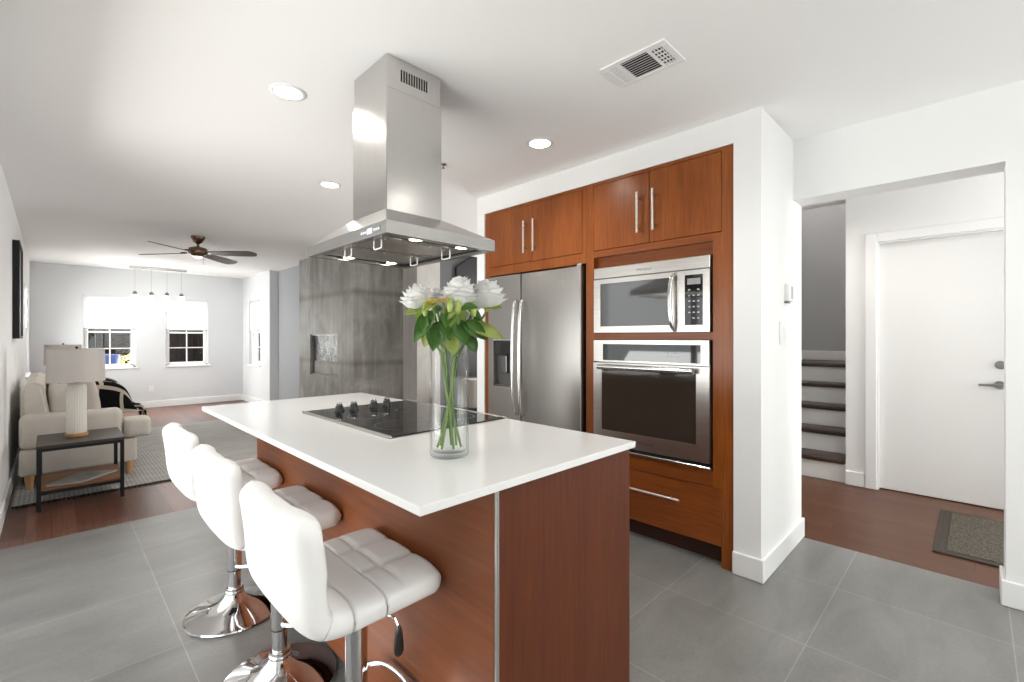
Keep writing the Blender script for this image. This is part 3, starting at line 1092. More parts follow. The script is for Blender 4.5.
# ================================================================== RANGE HOOD
HB = (0.855, 1.388, 1.500, 2.225)     # canopy x0 x1 y0 y1
HZ, HR, HT = 1.635, 1.682, 1.787      # bottom, rim top, chimney foot
HC = (0.982, 1.262, 1.722, 2.022)
hood = thing('range_hood', 'stainless steel pyramid range hood hanging above the cooktop', 'range hood', (1.12, 1.88, HZ))
bm = NB()
x0, x1, y0, y1 = HB
t = 0.006
box(bm, x0, x0 + t, y0, y1, HZ, HR); box(bm, x1 - t, x1, y0, y1, HZ, HR)
box(bm, x0 + t, x1 - t, y0, y0 + t, HZ, HR); box(bm, x0 + t, x1 - t, y1 - t, y1, HZ, HR)
lip = 0.03
for a in ((x0 + t, x0 + lip, y0 + t, y1 - t), (x1 - lip, x1 - t, y0 + t, y1 - t), (x0 + lip, x1 - lip, y0 + t, y0 + lip), (x0 + lip, x1 - lip, y1 - lip, y1 - t)):
    box(bm, *a, HZ, HZ + 0.004)
obj('canopy_rim', bm, M['steel_rim'], hood)
bm = NB()
lo = [bm.verts.new(p) for p in ((x0, y0, HR), (x1, y0, HR), (x1, y1, HR), (x0, y1, HR))]
cx0, cx1, cy0, cy1 = HC
hi = [bm.verts.new(p) for p in ((cx0 - .006, cy0 - .006, HT), (cx1 + .006, cy0 - .006, HT), (cx1 + .006, cy1 + .006, HT), (cx0 - .006, cy1 + .006, HT))]
for i in range(4):
    j = (i + 1) % 4
    bm.faces.new((lo[i], lo[j], hi[j], hi[i]))
bm.faces.new(hi)
obj('canopy_slope', bm, M['steel_v'], hood)
bm = NB(); box(bm, cx0, cx1, cy0, cy1, HT, 2.30, 0.002, 1)
obj('chimney', bm, M['steel_v'], hood)
bm = NB(); box(bm, cx0 + 0.004, cx1 - 0.004, cy0 + 0.004, cy1 - 0.004, 2.30, CEIL - 0.001, 0.002, 1)
up = obj('chimney_extension', bm, M['steel_v'], hood)
bm = NB()
for i in range(11):
    xx = 1.052 + i * 0.0128
    box(bm, xx, xx + 0.0066, cy0 + 0.0028, cy0 + 0.006, 2.345, 2.395)
obj('vent_slots', bm, M['matte_black'], up, label='row of dark slots near the top')
bm = NB()
box(bm, x0 + lip, x1 - lip, y0 + lip, y1 - lip, HZ + 0.018, HZ + 0.022)
obj('baffle_plate', bm, M['filter'], hood)
for fy0, fy1 in ((1.625, 1.865), (1.885, 2.125)):
    bm = NB()
    box(bm, 0.890, 1.296, fy0, fy1, HZ + 0.009, HZ + 0.0175, 0.003, 1)
    for i in range(16):
        xx = 0.905 + i * 0.0245
        box(bm, xx, xx + 0.013, fy0 + 0.012, fy0 + 0.034, HZ + 0.006, HZ + 0.010, 0.002, 1)
        box(bm, xx, xx + 0.013, fy1 - 0.034, fy1 - 0.012, HZ + 0.006, HZ + 0.010, 0.002, 1)
    f = obj('baffle_filter', bm, M['filter'], hood)
    ym = fy0 + 0.065
    for xx in (0.925, 1.262):
        bm = NB()
        tube(bm, smooth_path([(xx, ym - 0.03, HZ + 0.012), (xx, ym - 0.03, HZ - 0.016), (xx, ym - 0.024, HZ - 0.024), (xx, ym + 0.024, HZ - 0.024), (xx, ym + 0.03, HZ - 0.016), (xx, ym + 0.03, HZ + 0.012)], 4), 0.0028, 8)
        obj('filter_handle', bm, M['white_plastic'], f, True)
for (lx, ly_) in ((1.03, 1.578), (1.03, 2.165), (1.262, 1.578), (1.262, 2.165)):
    bm = NB(); lathe(bm, [(0.0, 0.0), (0.026, 0.0), (0.026, 0.006), (0.0, 0.006)], lx, ly_, 24, 'z', HZ + 0.010)
    ring = NB(); lathe(ring, [(0.026, -0.001), (0.034, -0.001), (0.034, 0.008), (0.026, 0.008), (0.026, -0.001)], lx, ly_, 24, 'z', HZ + 0.010)
    rg = obj('lamp_ring', ring, M['chrome'], hood, True)
    obj('lamp_lens', bm, M['hood_glow'], rg, True, label='lit round lens')
    d = bpy.data.lights.new('hood_spot', 'SPOT'); d.energy = 2.0; d.color = (1, 0.9, 0.75); d.spot_size = 2.2; d.spot_blend = 0.8; d.shadow_soft_size = 0.025
    o = bpy.data.objects.new('hood_spot', d); o.location = (lx, ly_, HZ + 0.004); COL.objects.link(o)
bm = NB(); box(bm, x0 - 0.0015, x0, 1.545, 1.70, HZ + 0.012, HZ + 0.034)
cp = obj('control_strip', bm, M['steel_rim'], hood)
bm = NB(); box(bm, x0 - 0.003, x0 - 0.0015, 1.602, 1.640, HZ + 0.013, HZ + 0.033)
obj('display', bm, M['display'], cp, label='small blue display')
for i, yy in enumerate((1.552, 1.568, 1.584, 1.652, 1.668, 1.684)):
    bm = NB(); lathe(bm, [(0.0, -0.002), (0.0045, -0.002), (0.005, 0.0)], yy, HZ + 0.023, 12, 'x', x0 - 0.0015)
    obj('button', bm, M['white_plastic'], cp, True)


# ================================================================== CABINET WALL
XC = 2.582           # cabinet face frames
XB = 3.25


def pull(parent, p0, p1, off, r=0.0075):
    """Bar pull standing off a face that looks to -X; p0, p1 = (y, z) ends."""
    x = p_x = XC - 0.003
    bm = NB()
    (ya, za), (yb, zb) = p0, p1
    tube(bm, [(x - off, ya, za), (x - off, yb, zb)], r, 12)
    for f in (0.14, 0.86):
        y, z = ya + (yb - ya) * f, za + (zb - za) * f
        tube(bm, [(p_x, y, z), (x - off, y, z)], r * 0.8, 8)
    return obj('handle', bm, M['pull'], parent, True, label='brushed metal bar handle')


# over-fridge cabinet
oc = thing('wall_cabinet', 'cherry wood double door cabinet above the refrigerator', 'cabinet', (2.9, 2.4, 1.78))
OCY0, OCY1 = 1.876, 2.905
bm = NB()
box(bm, XC, XB, OCY1 - 0.06, OCY1, 1.762, 2.29); box(bm, XC, XB, OCY0, OCY0 + 0.03, 1.762, 2.29)
box(bm, XC, XB, OCY0 + 0.03, OCY1 - 0.06, 1.762, 1.832); box(bm, XC, XB, OCY0 + 0.03, OCY1 - 0.06, 2.272, 2.29)
box(bm, XC + 0.03, XB, OCY0 + 0.03, OCY1 - 0.06, 1.832, 2.272)
obj('face_frame', bm, M['cab'], oc)
for y0, y1, hy in ((1.909, 2.372, 2.338), (2.376, 2.842, 2.436)):
    bm = NB(); box(bm, XC - 0.003, XC + 0.017, y0, y1, 1.835, 2.269, 0.002, 1)
    d = obj('cabinet_door', bm, M['cab'], oc)
    pull(d, (hy, 1.90), (hy, 2.145), 0.032)
bm = NB()
box(bm, XC, XC + 0.02, 2.846, 2.905, 0.002, 1.760)
tag(obj('filler_panel', bm, M['cab']), 'narrow upright cherry wood filler panel left of the refrigerator', 'panel')

# tall oven cabinet
tc = thing('tall_cabinet', 'tall cherry wood cabinet housing the microwave and wall oven', 'cabinet', (2.9, 1.4, 0))
TY0, TY1 = 0.914, 1.874
NY0, NY1 = 1.022, 1.800          # appliance niche
bm = NB()
box(bm, XC, XB, TY0, 0.975, 0.0, 2.29)
box(bm, XC, XB, 0.975, NY0, 0.428, 1.83)
box(bm, XC, XB, NY1 + 0.012, TY1, 0.10, 2.29)
obj('side_panel', bm, M['cab'], tc)
bm = NB()
box(bm, XC, XB, NY0, NY1 + 0.012, 1.79, 1.832)      # rail under the doors
box(bm, XC, XB, NY0, NY1 + 0.012, 1.242, 1.284)     # rail between the appliances
box(bm, XC, XB, NY0, NY1 + 0.012, 0.430, 0.52)      # rail under the oven
box(bm, XC + 0.04, XC + 0.06, NY0, NY1 + 0.012, 1.716, 1.79)   # filler above the microwave
box(bm, XC + 0.56, XC + 0.58, NY0, NY1 + 0.012, 0.12, 1.716)   # back
obj('rail', bm, M['cab_h'], tc)
bm = NB(); box(bm, XC + 0.02, XB, 0.975, NY1 + 0.012, 1.832, 2.272); box(bm, XC, XB, 0.975, NY1 + 0.012, 2.272, 2.29)
obj('upper_box', bm, M['cab'], tc)
bm = NB(); box(bm, XC + 0.075, XB, 0.975, TY1, 0.001, 0.10)
obj('toe_kick', bm, M['cab_dark'], tc)
for y0, y1, hy in ((0.978, 1.403, 1.366), (1.407, 1.809, 1.470)):
    bm = NB(); box(bm, XC - 0.003, XC + 0.017, y0, y1, 1.835, 2.269, 0.002, 1)
    d = obj('cabinet_door', bm, M['cab'], tc)
    pull(d, (hy, 1.90), (hy, 2.15), 0.032)
bm = NB(); box(bm, XC - 0.003, XC + 0.017, 0.978, 1.809, 0.115, 0.425, 0.002, 1)
dr = obj('drawer', bm, M['cab_h'], tc)
pull(dr, (1.20, 0.318), (1.64, 0.318), 0.03)

# ---- microwave
mw = thing('microwave', 'stainless steel microwave built into the cabinet above the wall oven', 'microwave', (2.8, 1.42, 1.285))
MY0, MY1, MZ0, MZ1 = 1.030, 1.796, 1.287, 1.712
MX = 2.56
bm = NB(); box(bm, MX + 0.03, MX + 0.42, MY0 + 0.004, MY1 - 0.004, MZ0 + 0.002, MZ1 - 0.004)
obj('body', bm, M['steel_dark'], mw)
bm = NB(); box(bm, MX, MX + 0.028, MY0, MY1, 1.640, MZ1, 0.003, 1)
obj('top_vent_panel', bm, M['steel'], mw)
bm = NB()
wall_x(bm, MX, MX + 0.028, 1.222, MY1, [(1.262, 1.744, 1.327, 1.606)], MZ0, 1.636)
md = obj('door', bm, M['steel'], mw)
bm = NB(); box(bm, MX + 0.003, MX + 0.027, 1.262, 1.744, 1.327, 1.606)
obj('window', bm, M['mw_glass'], md)
bm = NB(); tube(bm, smooth_path([(MX + 0.002, 1.232, 1.622), (MX - 0.030, 1.238, 1.59), (MX - 0.042, 1.242, 1.52), (MX - 0.044, 1.242, 1.45), (MX - 0.040, 1.240, 1.38), (MX - 0.028, 1.236, 1.325), (MX + 0.002, 1.232, 1.298)], 5), 0.013, 14)
obj('handle', bm, M['steel_v'], md, True, label='bowed steel handle')
bm = NB(); wall_x(bm, MX, MX + 0.028, MY0, 1.219, [(1.068, 1.172, 1.325, 1.610)], MZ0, 1.636)
mp = obj('control_panel', bm, M['steel'], mw)
bm = NB(); box(bm, MX + 0.002, MX + 0.027, 1.068, 1.172, 1.325, 1.610)
obj('keypad', bm, M['black_glass'], mp, label='black keypad with pale marks')
bm = NB(); box(bm, MX + 0.0008, MX + 0.002, 1.082, 1.158, 1.555, 1.590)
obj('display', bm, M['steel_dark'], mp)
for r in range(6):
    for c in range(3):
        if (r, c) in ((0, 1), (5, 0)):
            continue
        y = 1.146 - c * 0.026
        z = 1.525 - r * 0.032
        bm = NB(); box(bm, MX + 0.0008, MX + 0.002, y - 0.006, y + 0.006, z - 0.004, z + 0.004)
        obj('key', bm, M['grey_plastic'], mp)
bm = face_minus_x(text_bm('Whirlpool', 0.024), MX - 0.0004, 1.432, 1.672)
obj('logo', bm, M['steel_dark'], mw, label='small dark maker lettering')

# ---- wall oven
ov = thing('wall_oven', 'stainless steel wall oven with a dark glass door below the microwave', 'oven', (2.8, 1.42, 0.52))
OX = 2.556
bm = NB(); box(bm, OX + 0.04, OX + 0.52, MY0 + 0.01, MY1 - 0.01, 0.535, 1.225)
obj('body', bm, M['steel_dark'], ov)
bm = NB(); wall_x(bm, OX, OX + 0.038, MY0 + 0.002, MY1 - 0.002, [(1.078, 1.722, 1.108, 1.213)], 1.098, 1.238)
oc_ = obj('control_panel', bm, M['steel'], ov)
bm = NB(); box(bm, OX + 0.002, OX + 0.036, 1.078, 1.722, 1.108, 1.213)
obj('control_glass', bm, M['black_glass'], oc_)
bm = NB()
for i in range(4):
    box(bm, OX + 0.0008, OX + 0.002, 1.205 + i * 0.022, 1.213 + i * 0.022, 1.140, 1.146)
    box(bm, OX + 0.0008, OX + 0.002, 1.205 + i * 0.022, 1.213 + i * 0.022, 1.160, 1.166)
obj('touch_marks', bm, M['grey_plastic'], oc_)
bm = NB()
wall_x(bm, OX, OX + 0.038, MY0, MY1, [(1.105, 1.732, 0.655, 1.052)], 0.560, 1.090)
od = obj('door', bm, M['steel'], ov)
bm = NB(); box(bm, OX + 0.003, OX + 0.036, 1.105, 1.732, 0.655, 1.052)
obj('window', bm, M['oven_glass'], od)
bm = NB()
tube(bm, [(OX - 0.038, 1.105, 1.066), (OX - 0.038, 1.735, 1.066)], 0.0165, 14)
for yy in (1.135, 1.705):
    box(bm, OX - 0.038, OX, yy - 0.012, yy + 0.012, 1.056, 1.076, 0.003, 1)
obj('handle', bm, M['steel_v'], od, True, label='round steel bar handle across the top')
bm = face_minus_x(text_bm('Whirlpool', 0.026), OX - 0.0004, 1.42, 0.607)
obj('logo', bm, M['steel_dark'], od, label='small dark maker lettering')
bm = NB(); box(bm, OX - 0.004, OX + 0.036, MY0 - 0.004, MY1 + 0.004, 0.524, 0.540, 0.003, 1)
obj('bottom_trim', bm, M['steel_v'], ov)
bm = NB(); box(bm, OX + 0.004, OX + 0.036, MY0 + 0.002, MY1 - 0.002, 0.541, 0.559)
obj('vent_gap', bm, M['matte_black'], ov)

# ---- refrigerator
fr = thing('refrigerator', 'grey stainless steel side by side refrigerator with a dispenser', 'refrigerator', (2.9, 2.37, 0))
RX = 2.548
RY0, RY1, RS = 1.896, 2.832, 2.462
bm = NB(); box(bm, RX + 0.075, 3.24, RY0 + 0.004, RY1 - 0.004, 0.02, 1.735, 0.004, 1)
obj('body', bm, M['steel_dark'], fr)
bm = NB(); box(bm, RX + 0.03, RX + 0.075, RY0 + 0.02, RY1 - 0.02, 0.012, 0.085)
obj('toe_grille', bm, M['matte_black'], fr)
bm = NB(); box(bm, RX, RX + 0.07, RY0, RS - 0.003, 0.09, 1.745, 0.008, 3)
d1 = obj('door', bm, M['steel_fridge'], fr, True)
bm = NB()
dp = (2.566, 2.772, 0.858, 1.235)
wall_x(bm, RX, RX + 0.07, RS + 0.003, RY1, [dp], 0.09, 1.745)
d2 = obj('door', bm, M['steel_fridge'], fr, label='narrow freezer door with the dispenser')
bm = NB(); box(bm, RX + 0.045, RX + 0.068, dp[0], dp[1], dp[2], dp[3])
box(bm, RX + 0.006, RX + 0.045, dp[0], dp[1], dp[2], dp[2] + 0.016)
dsp = obj('dispenser_recess', bm, M['steel_dark'], d2)
bm = NB()
wall_x(bm, RX - 0.003, RX + 0.004, dp[0] - 0.006, dp[1] + 0.006, [(dp[0] + 0.004, dp[1] - 0.004, dp[2] + 0.004, dp[3] - 0.004)], dp[2] - 0.006, dp[3] + 0.006)
obj('dispenser_frame', bm, M['satin_metal'], dsp)
bm = NB(); box(bm, RX + 0.004, RX + 0.045, dp[0] + 0.004, dp[1] - 0.004, 1.115, dp[3] - 0.004, 0.004, 1)
obj('dispenser_panel', bm, M['black_glass'], dsp, label='black control panel')
bm = NB(); box(bm, RX + 0.02, RX + 0.045, 2.64, 2.70, 0.97, 1.112, 0.006, 2)
obj('dispenser_paddle', bm, M['steel_dark'], dsp)
for dd, yy, s in ((d1, RS - 0.036, 1), (d2, RS + 0.036, -1)):
    bm = NB()
    tube(bm, smooth_path([(RX - 0.002, yy, 1.535), (RX - 0.034, yy, 1.51), (RX - 0.052, yy, 1.36), (RX - 0.058, yy, 1.10), (RX - 0.052, yy, 0.84), (RX - 0.034, yy, 0.69), (RX - 0.002, yy, 0.665)], 6), 0.0135, 14)
    obj('handle', bm, M['satin_metal'], dd, True, label='long bowed metal handle')
bm = NB(); box(bm, RX + 0.02, RX + 0.10, RY0 + 0.01, RY0 + 0.05, 1.746, 1.768, 0.004, 1)
obj('hinge_cover', bm, M['satin_metal'], fr)
bm = face_minus_x(text_bm('Whirlpool', 0.02), RX - 0.0004, 2.06, 1.655)
obj('logo', bm, M['satin_metal'], fr, label='small pale maker lettering')

# ================================================================== CEILING FITTINGS
DL = [((0.808, 2.342), 'recessed round ceiling light left of the hood chimney'),
      ((1.526, 3.529), 'recessed round ceiling light beyond the hood, nearest the living room'),
      ((2.107, 1.873), 'recessed round ceiling light in front of the upper cabinets'),
      ((0.808, 0.2), 'unseen added ceiling light above the camera side of the island'),  # this and the next two are out of view, added as fill
      ((2.107, 0.0), 'unseen added ceiling light between the island and the hall'),
      ((1.45, -1.4), 'unseen added ceiling light at the rear of the kitchen')]
dl0 = None
for (x, y), lab in DL:
    if dl0 is None:
        dl0 = thing('ceiling_light', lab, 'ceiling light', (x, y, CEIL), 'recessed ceiling lights')
        bm = NB(); lathe(bm, [(0.062, -0.001), (0.062, -0.005), (0.066, -0.0065), (0.080, -0.004), (0.083, -0.001), (0.062, -0.001)], x, y, 40, 'z', CEIL)
        obj('trim_ring', bm, M['trim'], dl0, True)
        bm = NB(); lathe(bm, [(0.0, -0.0045), (0.0615, -0.0045), (0.0615, -0.001), (0.0, -0.001)], x, y, 40, 'z', CEIL)
        obj('lens', bm, M['glow'], dl0, label='lit white lens')
    else:
        dup(dl0, (x, y, CEIL), 0, lab)
    d = bpy.data.lights.new('downlight_lamp', 'SPOT')
    d.energy, d.color, d.spot_size, d.spot_blend, d.shadow_soft_size = 20, (1, 0.96, 0.90), 2.75, 0.9, 0.07
    o = bpy.data.objects.new('downlight_lamp', d)
    o.location = (x, y, CEIL - 0.012)
    COL.objects.link(o)
# hall ceiling lamp (out of frame), and one added to brighten the risers
hl = dup(dl0, (4.1, 0.5, CEIL), 0, 'recessed round ceiling light in the hall by the white door')
hl2 = dup(dl0, (4.1, 1.35, CEIL), 0, 'unseen ceiling light added in the hall to brighten the stairs')
d = bpy.data.lights.new('stair_foot_fill', 'SPOT')
d.energy, d.color, d.spot_size, d.spot_blend, d.shadow_soft_size = 16, (1, 0.95, 0.88), 2.9, 0.5, 0.055
o = bpy.data.objects.new('stair_foot_fill', d); o.location = (4.1, 1.35, CEIL - 0.012); COL.objects.link(o)  # added fill for the risers, hidden by the header
d = bpy.data.lights.new('hall_lamp', 'SPOT')
d.energy, d.color, d.spot_size, d.spot_blend, d.shadow_soft_size = 17, (1, 0.95, 0.88), 2.7, 0.9, 0.055
o = bpy.data.objects.new('hall_lamp', d); o.location = (4.1, 0.5, CEIL - 0.012); COL.objects.link(o)

# air vent
VX0, VX1, VY0, VY1 = 1.712, 1.912, 0.868, 1.172
av = thing('ceiling_vent', 'white louvred air vent on the kitchen ceiling', 'vent', ((VX0 + VX1) / 2, (VY0 + VY1) / 2, CEIL))
bm = NB()
z0, z1 = CEIL - 0.008, CEIL - 0.001
box(bm, VX0, VX0 + 0.025, VY0, VY1, z0, z1, 0.002, 1); box(bm, VX1 - 0.025, VX1, VY0, VY1, z0, z1, 0.002, 1)
box(bm, VX0 + 0.025, VX1 - 0.025, VY0, VY0 + 0.03, z0, z1, 0.002, 1); box(bm, VX0 + 0.025, VX1 - 0.025, VY1 - 0.03, VY1, z0, z1, 0.002, 1)
for yy in (0.952, 1.092):
    box(bm, VX0 + 0.025, VX1 - 0.025, yy - 0.007, yy + 0.007, z0, z1, 0.001, 1)
obj('frame', bm, M['trim'], av)
bm = NB(); box(bm, VX0 + 0.02, VX1 - 0.02, VY0 + 0.025, VY1 - 0.025, CEIL - 0.0022, CEIL - 0.001)
obj('duct', bm, M['matte_black'], av, label='dark duct opening')
bm = NB()
for i in range(9):
    xx = VX0 + 0.03 + i * 0.0165
    prism(bm, [(xx, CEIL - 0.009), (xx + 0.011, CEIL - 0.003), (xx + 0.0095, CEIL - 0.0025), (xx - 0.0015, CEIL - 0.0085)], 0.960, 1.085, 'y')
obj('louvres', bm, M['trim'], av)
bm = NB()
for i in range(3):
    yy = 0.905 + i * 0.014
    box(bm, VX0 + 0.026, VX1 - 0.026, yy - 0.0015, yy + 0.0015, z0 + 0.001, z1 - 0.001)
for i in range(6):
    xx = VX0 + 0.035 + i * 0.026
    box(bm, xx - 0.002, xx + 0.002, VY0 + 0.03, 0.945, z0 + 0.001, z1 - 0.001)
obj('crossed_louvres', bm, M['trim'], av)
bm = NB()
for i in range(4):
    yy = 1.103 + i * 0.012
    box(bm, VX0 + 0.026, VX1 - 0.026, yy - 0.004, yy + 0.006, z0 + 0.001, z1 - 0.002)
obj('end_louvres', bm, M['trim'], av)

# sprinkler
bm = NB()
lathe(bm, [(0.0, -0.030), (0.012, -0.030), (0.013, -0.027), (0.004, -0.026), (0.005, -0.008), (0.018, -0.007), (0.022, -0.001), (0.0, -0.001)], 1.893, 2.567, 20, 'z', CEIL)
tag(obj('sprinkler_head', bm, M['steel_dark'], None, True), 'tiny dark sprinkler head on the ceiling right of the hood chimney', 'sprinkler')

# ---- ceiling fan
FCX, FCY = 1.215, 6.438
fan = thing('ceiling_fan', 'bronze ceiling fan with four dark wooden blades in the living room', 'ceiling fan', (FCX, FCY, CEIL))
bm = NB(); lathe(bm, [(0.0, 0.0), (0.072, 0.0), (0.070, -0.02), (0.045, -0.065), (0.022, -0.085), (0.014, -0.09), (0.014, -0.13), (0.0, -0.13)], FCX, FCY, 32, 'z', CEIL - 0.001)
obj('ceiling_mount', bm, M['bronze'], fan, True)
bm = NB(); lathe(bm, [(0.0, 0.0), (0.05, 0.0), (0.088, -0.015), (0.095, -0.03), (0.095, -0.075), (0.088, -0.085), (0.06, -0.10), (0.055, -0.112), (0.0, -0.114)], FCX, FCY, 40, 'z', CEIL - 0.125)
obj('motor', bm, M['bronze'], fan, True)
bm = NB(); lathe(bm, [(0.0, -0.02), (0.02, -0.018), (0.036, -0.006), (0.038, 0.0), (0.0, 0.0)], FCX, FCY, 32, 'z', CEIL - 0.240)
obj('lamp_bowl', bm, M['pend_glow'], fan, True, label='small lit bowl under the motor')
d = bpy.data.lights.new('fan_lamp', 'SPOT'); d.energy = 36; d.color = (1, 0.95, 0.88); d.shadow_soft_size = 0.06; d.spot_size = 2.9; d.spot_blend = 0.5
o = bpy.data.objects.new('fan_lamp', d); o.location = (FCX, FCY, 2.17); COL.objects.link(o)
bm = NB(); tube(bm, [(FCX + 0.05, FCY - 0.03, 2.215), (FCX + 0.05, FCY - 0.03, 2.09)], 0.0018, 6)
lathe(bm, [(0.0, -0.02), (0.006, -0.015), (0.005, 0.0), (0.0, 0.004)], FCX + 0.05, FCY - 0.03, 10, 'z', 2.09)
obj('pull_chain', bm, M['satin_metal'], fan)
for k in range(4):
    a = math.radians(44 + 90 * k)
    R = Matrix.Rotation(a, 4, 'Z')
    bm = NB()
    out, n = [], 14
    for i in range(n + 1):
        u = i / n
        r = 0.15 + 0.54 * u
        w = 0.050 + 0.022 * math.sin(PI * min(1, u * 1.1) * 0.6)
        if u > 0.88:
            w *= math.sqrt(max(0.05, 1 - ((u - 0.88) / 0.125) ** 2))
        out.append((r, w))
    top, bot = [], []
    for side in (1, -1):
        for r, w in (out if side == 1 else reversed(out)):
            y = side * w
            z = 2.245 - y * 0.22 - 0.012 * (r / 0.69)
            top.append(bm.verts.new((r, y, z + 0.004)))
            bot.append(bm.verts.new((r, y, z - 0.004)))
    m = len(top)
    bm.faces.new(top)
    bm.faces.new(list(reversed(bot)))
    for i in range(m):
        j = (i + 1) % m
        bm.faces.new((bot[i], bot[j], top[j], top[i]))
    bmesh.ops.recalc_face_normals(bm, faces=bm.faces[:])
    bmesh.ops.transform(bm, matrix=Matrix.Translation((FCX, FCY, 0)) @ R, verts=bm.verts[:])
    bl = obj('blade', bm, M['wood_blade'], fan)
    bm = NB()
    box(bm, 0.085, 0.20, -0.018, 0.018, 2.247, 2.256, 0.003, 1)
    bmesh.ops.transform(bm, matrix=Matrix.Translation((FCX, FCY, 0)) @ R, verts=bm.verts[:])
    obj('blade_bracket', bm, M['bronze'], bl)

# ---- pendant bar
pb = thing('pendant_light', 'metal ceiling bar with four small lit glass pendants before the far windows', 'pendant light', (1.30, 9.8, CEIL))
bm = NB(); box(bm, 0.90, 1.68, 9.765, 9.835, CEIL - 0.04, CEIL - 0.001, 0.006, 2)
obj('ceiling_bar', bm, M['satin_metal'], pb, True)
for x in (0.973, 1.19, 1.401, 1.606):
    bm = NB(); tube(bm, [(x, 9.8, CEIL - 0.04), (x, 9.8, 2.0)], 0.0025, 6)
    cd = obj('cord', bm, M['grey_plastic'], pb)
    bm = NB(); lathe(bm, [(0.0, 0.06), (0.012, 0.06), (0.03, 0.035), (0.034, 0.0), (0.0, 0.0)], x, 9.8, 20, 'z', 1.965)
    obj('socket_cap', bm, M['steel_dark'], pb, True)
    bm = NB(); lathe(bm, [(0.0, 0.0), (0.040, 0.0), (0.045, 0.01), (0.045, 0.24), (0.038, 0.25), (0.0, 0.25)], x, 9.8, 24, 'z', 1.715)
    obj('glass_shade', bm, M['pend_glow'], pb, True)
    d = bpy.data.lights.new('pendant_lamp', 'POINT'); d.energy = 0.3; d.color = (1, 0.97, 0.92); d.shadow_soft_size = 0.05
    o = bpy.data.objects.new('pendant_lamp', d); o.location = (x, 9.8, 1.66); COL.objects.link(o)

# ================================================================== LIVING ROOM
# sofa along the left wall, seen end on
sf = thing('sofa', 'oatmeal fabric sofa along the left wall behind the side table', 'sofa', (0.2, 6.5, 0))
SY0, SY1 = 5.42, 7.55
SX0, SX1 = -0.19, 0.56
bm = NB(); box(bm, SX0, SX1 - 0.005, SY0 + 0.01, SY1 - 0.01, 0.125, 0.335, 0.02, 3)
obj('base', bm, M['sofa'], sf, True)
for y0 in (SY0, SY1 - 0.17):
    bm = NB(); box(bm, SX0, 0.455, y0, y0 + 0.17, 0.337, 0.62, 0.05, 4)
    obj('arm', bm, M['sofa'], sf, True)
bm = NB()
prism(bm, [(SX0 + 0.005, 0.337), (SX0 + 0.005, 0.80), (SX0 + 0.03, 0.86), (SX0 + 0.09, 0.875), (SX0 + 0.135, 0.85), (SX0 + 0.15, 0.78), (SX0 + 0.22, 0.337)], SY0 + 0.172, SY1 - 0.172, 'y')
bmesh.ops.bevel(bm, geom=[e for e in bm.edges if abs(e.verts[0].co.y - e.verts[1].co.y) < 1e-6], offset=0.025, segments=3, affect='EDGES')
obj('backrest', bm, M['sofa'], sf, True)
ym = (SY0 + SY1) / 2
for s, (y0, y1) in enumerate(((SY0 + 0.175, ym - 0.004), (ym + 0.004, SY1 - 0.175))):
    bm = NB()
    cushion(bm, 0.03, 0.665, y0, y1, 0.337, 0.515, 10, 7)
    ya, yb = (SY0 - 0.0, y0 + 0.10) if s == 0 else (y1 - 0.10, SY1)
    cushion(bm, 0.46, 0.663, ya, yb, 0.338, 0.513, 8, 6)
    obj('seat_cushion', bm, M['sofa'], sf, True)
    bm = NB()
    cushion(bm, -0.03, 0.15, y0 + 0.02, y1 - 0.02, 0.50, 0.82, 10, 5)
    obj('back_cushion', bm, M['sofa'], sf, True)
for lx in (SX0 + 0.06, 0.50):
    for lyy in (SY0 + 0.05, SY1 - 0.06):
        bm = NB(); lathe(bm, [(0.0, 0.0), (0.021, 0.0), (0.034, 0.128), (0.0, 0.128)], lx, lyy, 20, 'z', 0.0115)
        obj('leg', bm, M['wood_leg'], sf, True, label='tapered pale wooden leg')
bm = NB(); cushion(bm, -0.035, 0.105, 5.595, 5.875, 0.49, 0.905, 12, 3.2)
bmesh.ops.rotate(bm, verts=bm.verts[:], cent=(0.03, 5.8, 0.5), matrix=Matrix.Rotation(math.radians(-10), 3, 'Y'))
bmesh.ops.translate(bm, verts=bm.verts[:], vec=(0.235, -0.0, 0.03))
tag(obj('throw_pillow', bm, M['pillow'], None, True), 'natural linen pillow leaning on the near end of the sofa', 'pillow')

# throw blanket over the seat and back
bm = NB()
prof = smooth_path([(0.02, 0.845), (0.10, 0.87), (0.24, 0.845), (0.40, 0.81), (0.50, 0.745), (0.565, 0.64), (0.61, 0.545), (0.675, 0.52), (0.688, 0.45), (0.686, 0.36)], 4)
NV = 22
uvl = bm.loops.layers.uv.new('UVMap')
grid = []
L = [0]
for a, b in zip(prof, prof[1:]):
    L.append(L[-1] + math.hypot(b[0] - a[0], b[1] - a[1]))
profs = [(p[0], p[1]) for p in prof]
for i, (px, pz) in enumerate(profs):
    row = []
    for j in range(NV):
        v = j / (NV - 1)
        y = 5.98 + 0.72 * v
        wob = 0.012 * math.sin(9 * v + i * 0.35) + 0.008 * math.sin(23 * v - i * 0.2)
        zz = pz + wob * 0.8
        hang = min(1.0, v / 0.32)
        if pz > 0.53:
            zz = 0.525 + (zz - 0.525) * (1 - (1 - hang) ** 3)
        row.append((bm.verts.new((px + wob, y - 0.10 + 0.25 * hang * (1 - v) + 0.015 * math.sin(i * 0.5), zz)), L[i], v * 0.9))
    grid.append(row)
for i in range(len(grid) - 1):
    for j in range(NV - 1):
        q = [grid[i][j], grid[i + 1][j], grid[i + 1][j + 1], grid[i][j + 1]]
        f = bm.faces.new([x[0] for x in q])
        for lp, x in zip(f.loops, q):
            lp[uvl].uv = (x[1], x[2])
bmesh.ops.solidify(bm, geom=bm.faces[:], thickness=0.012)
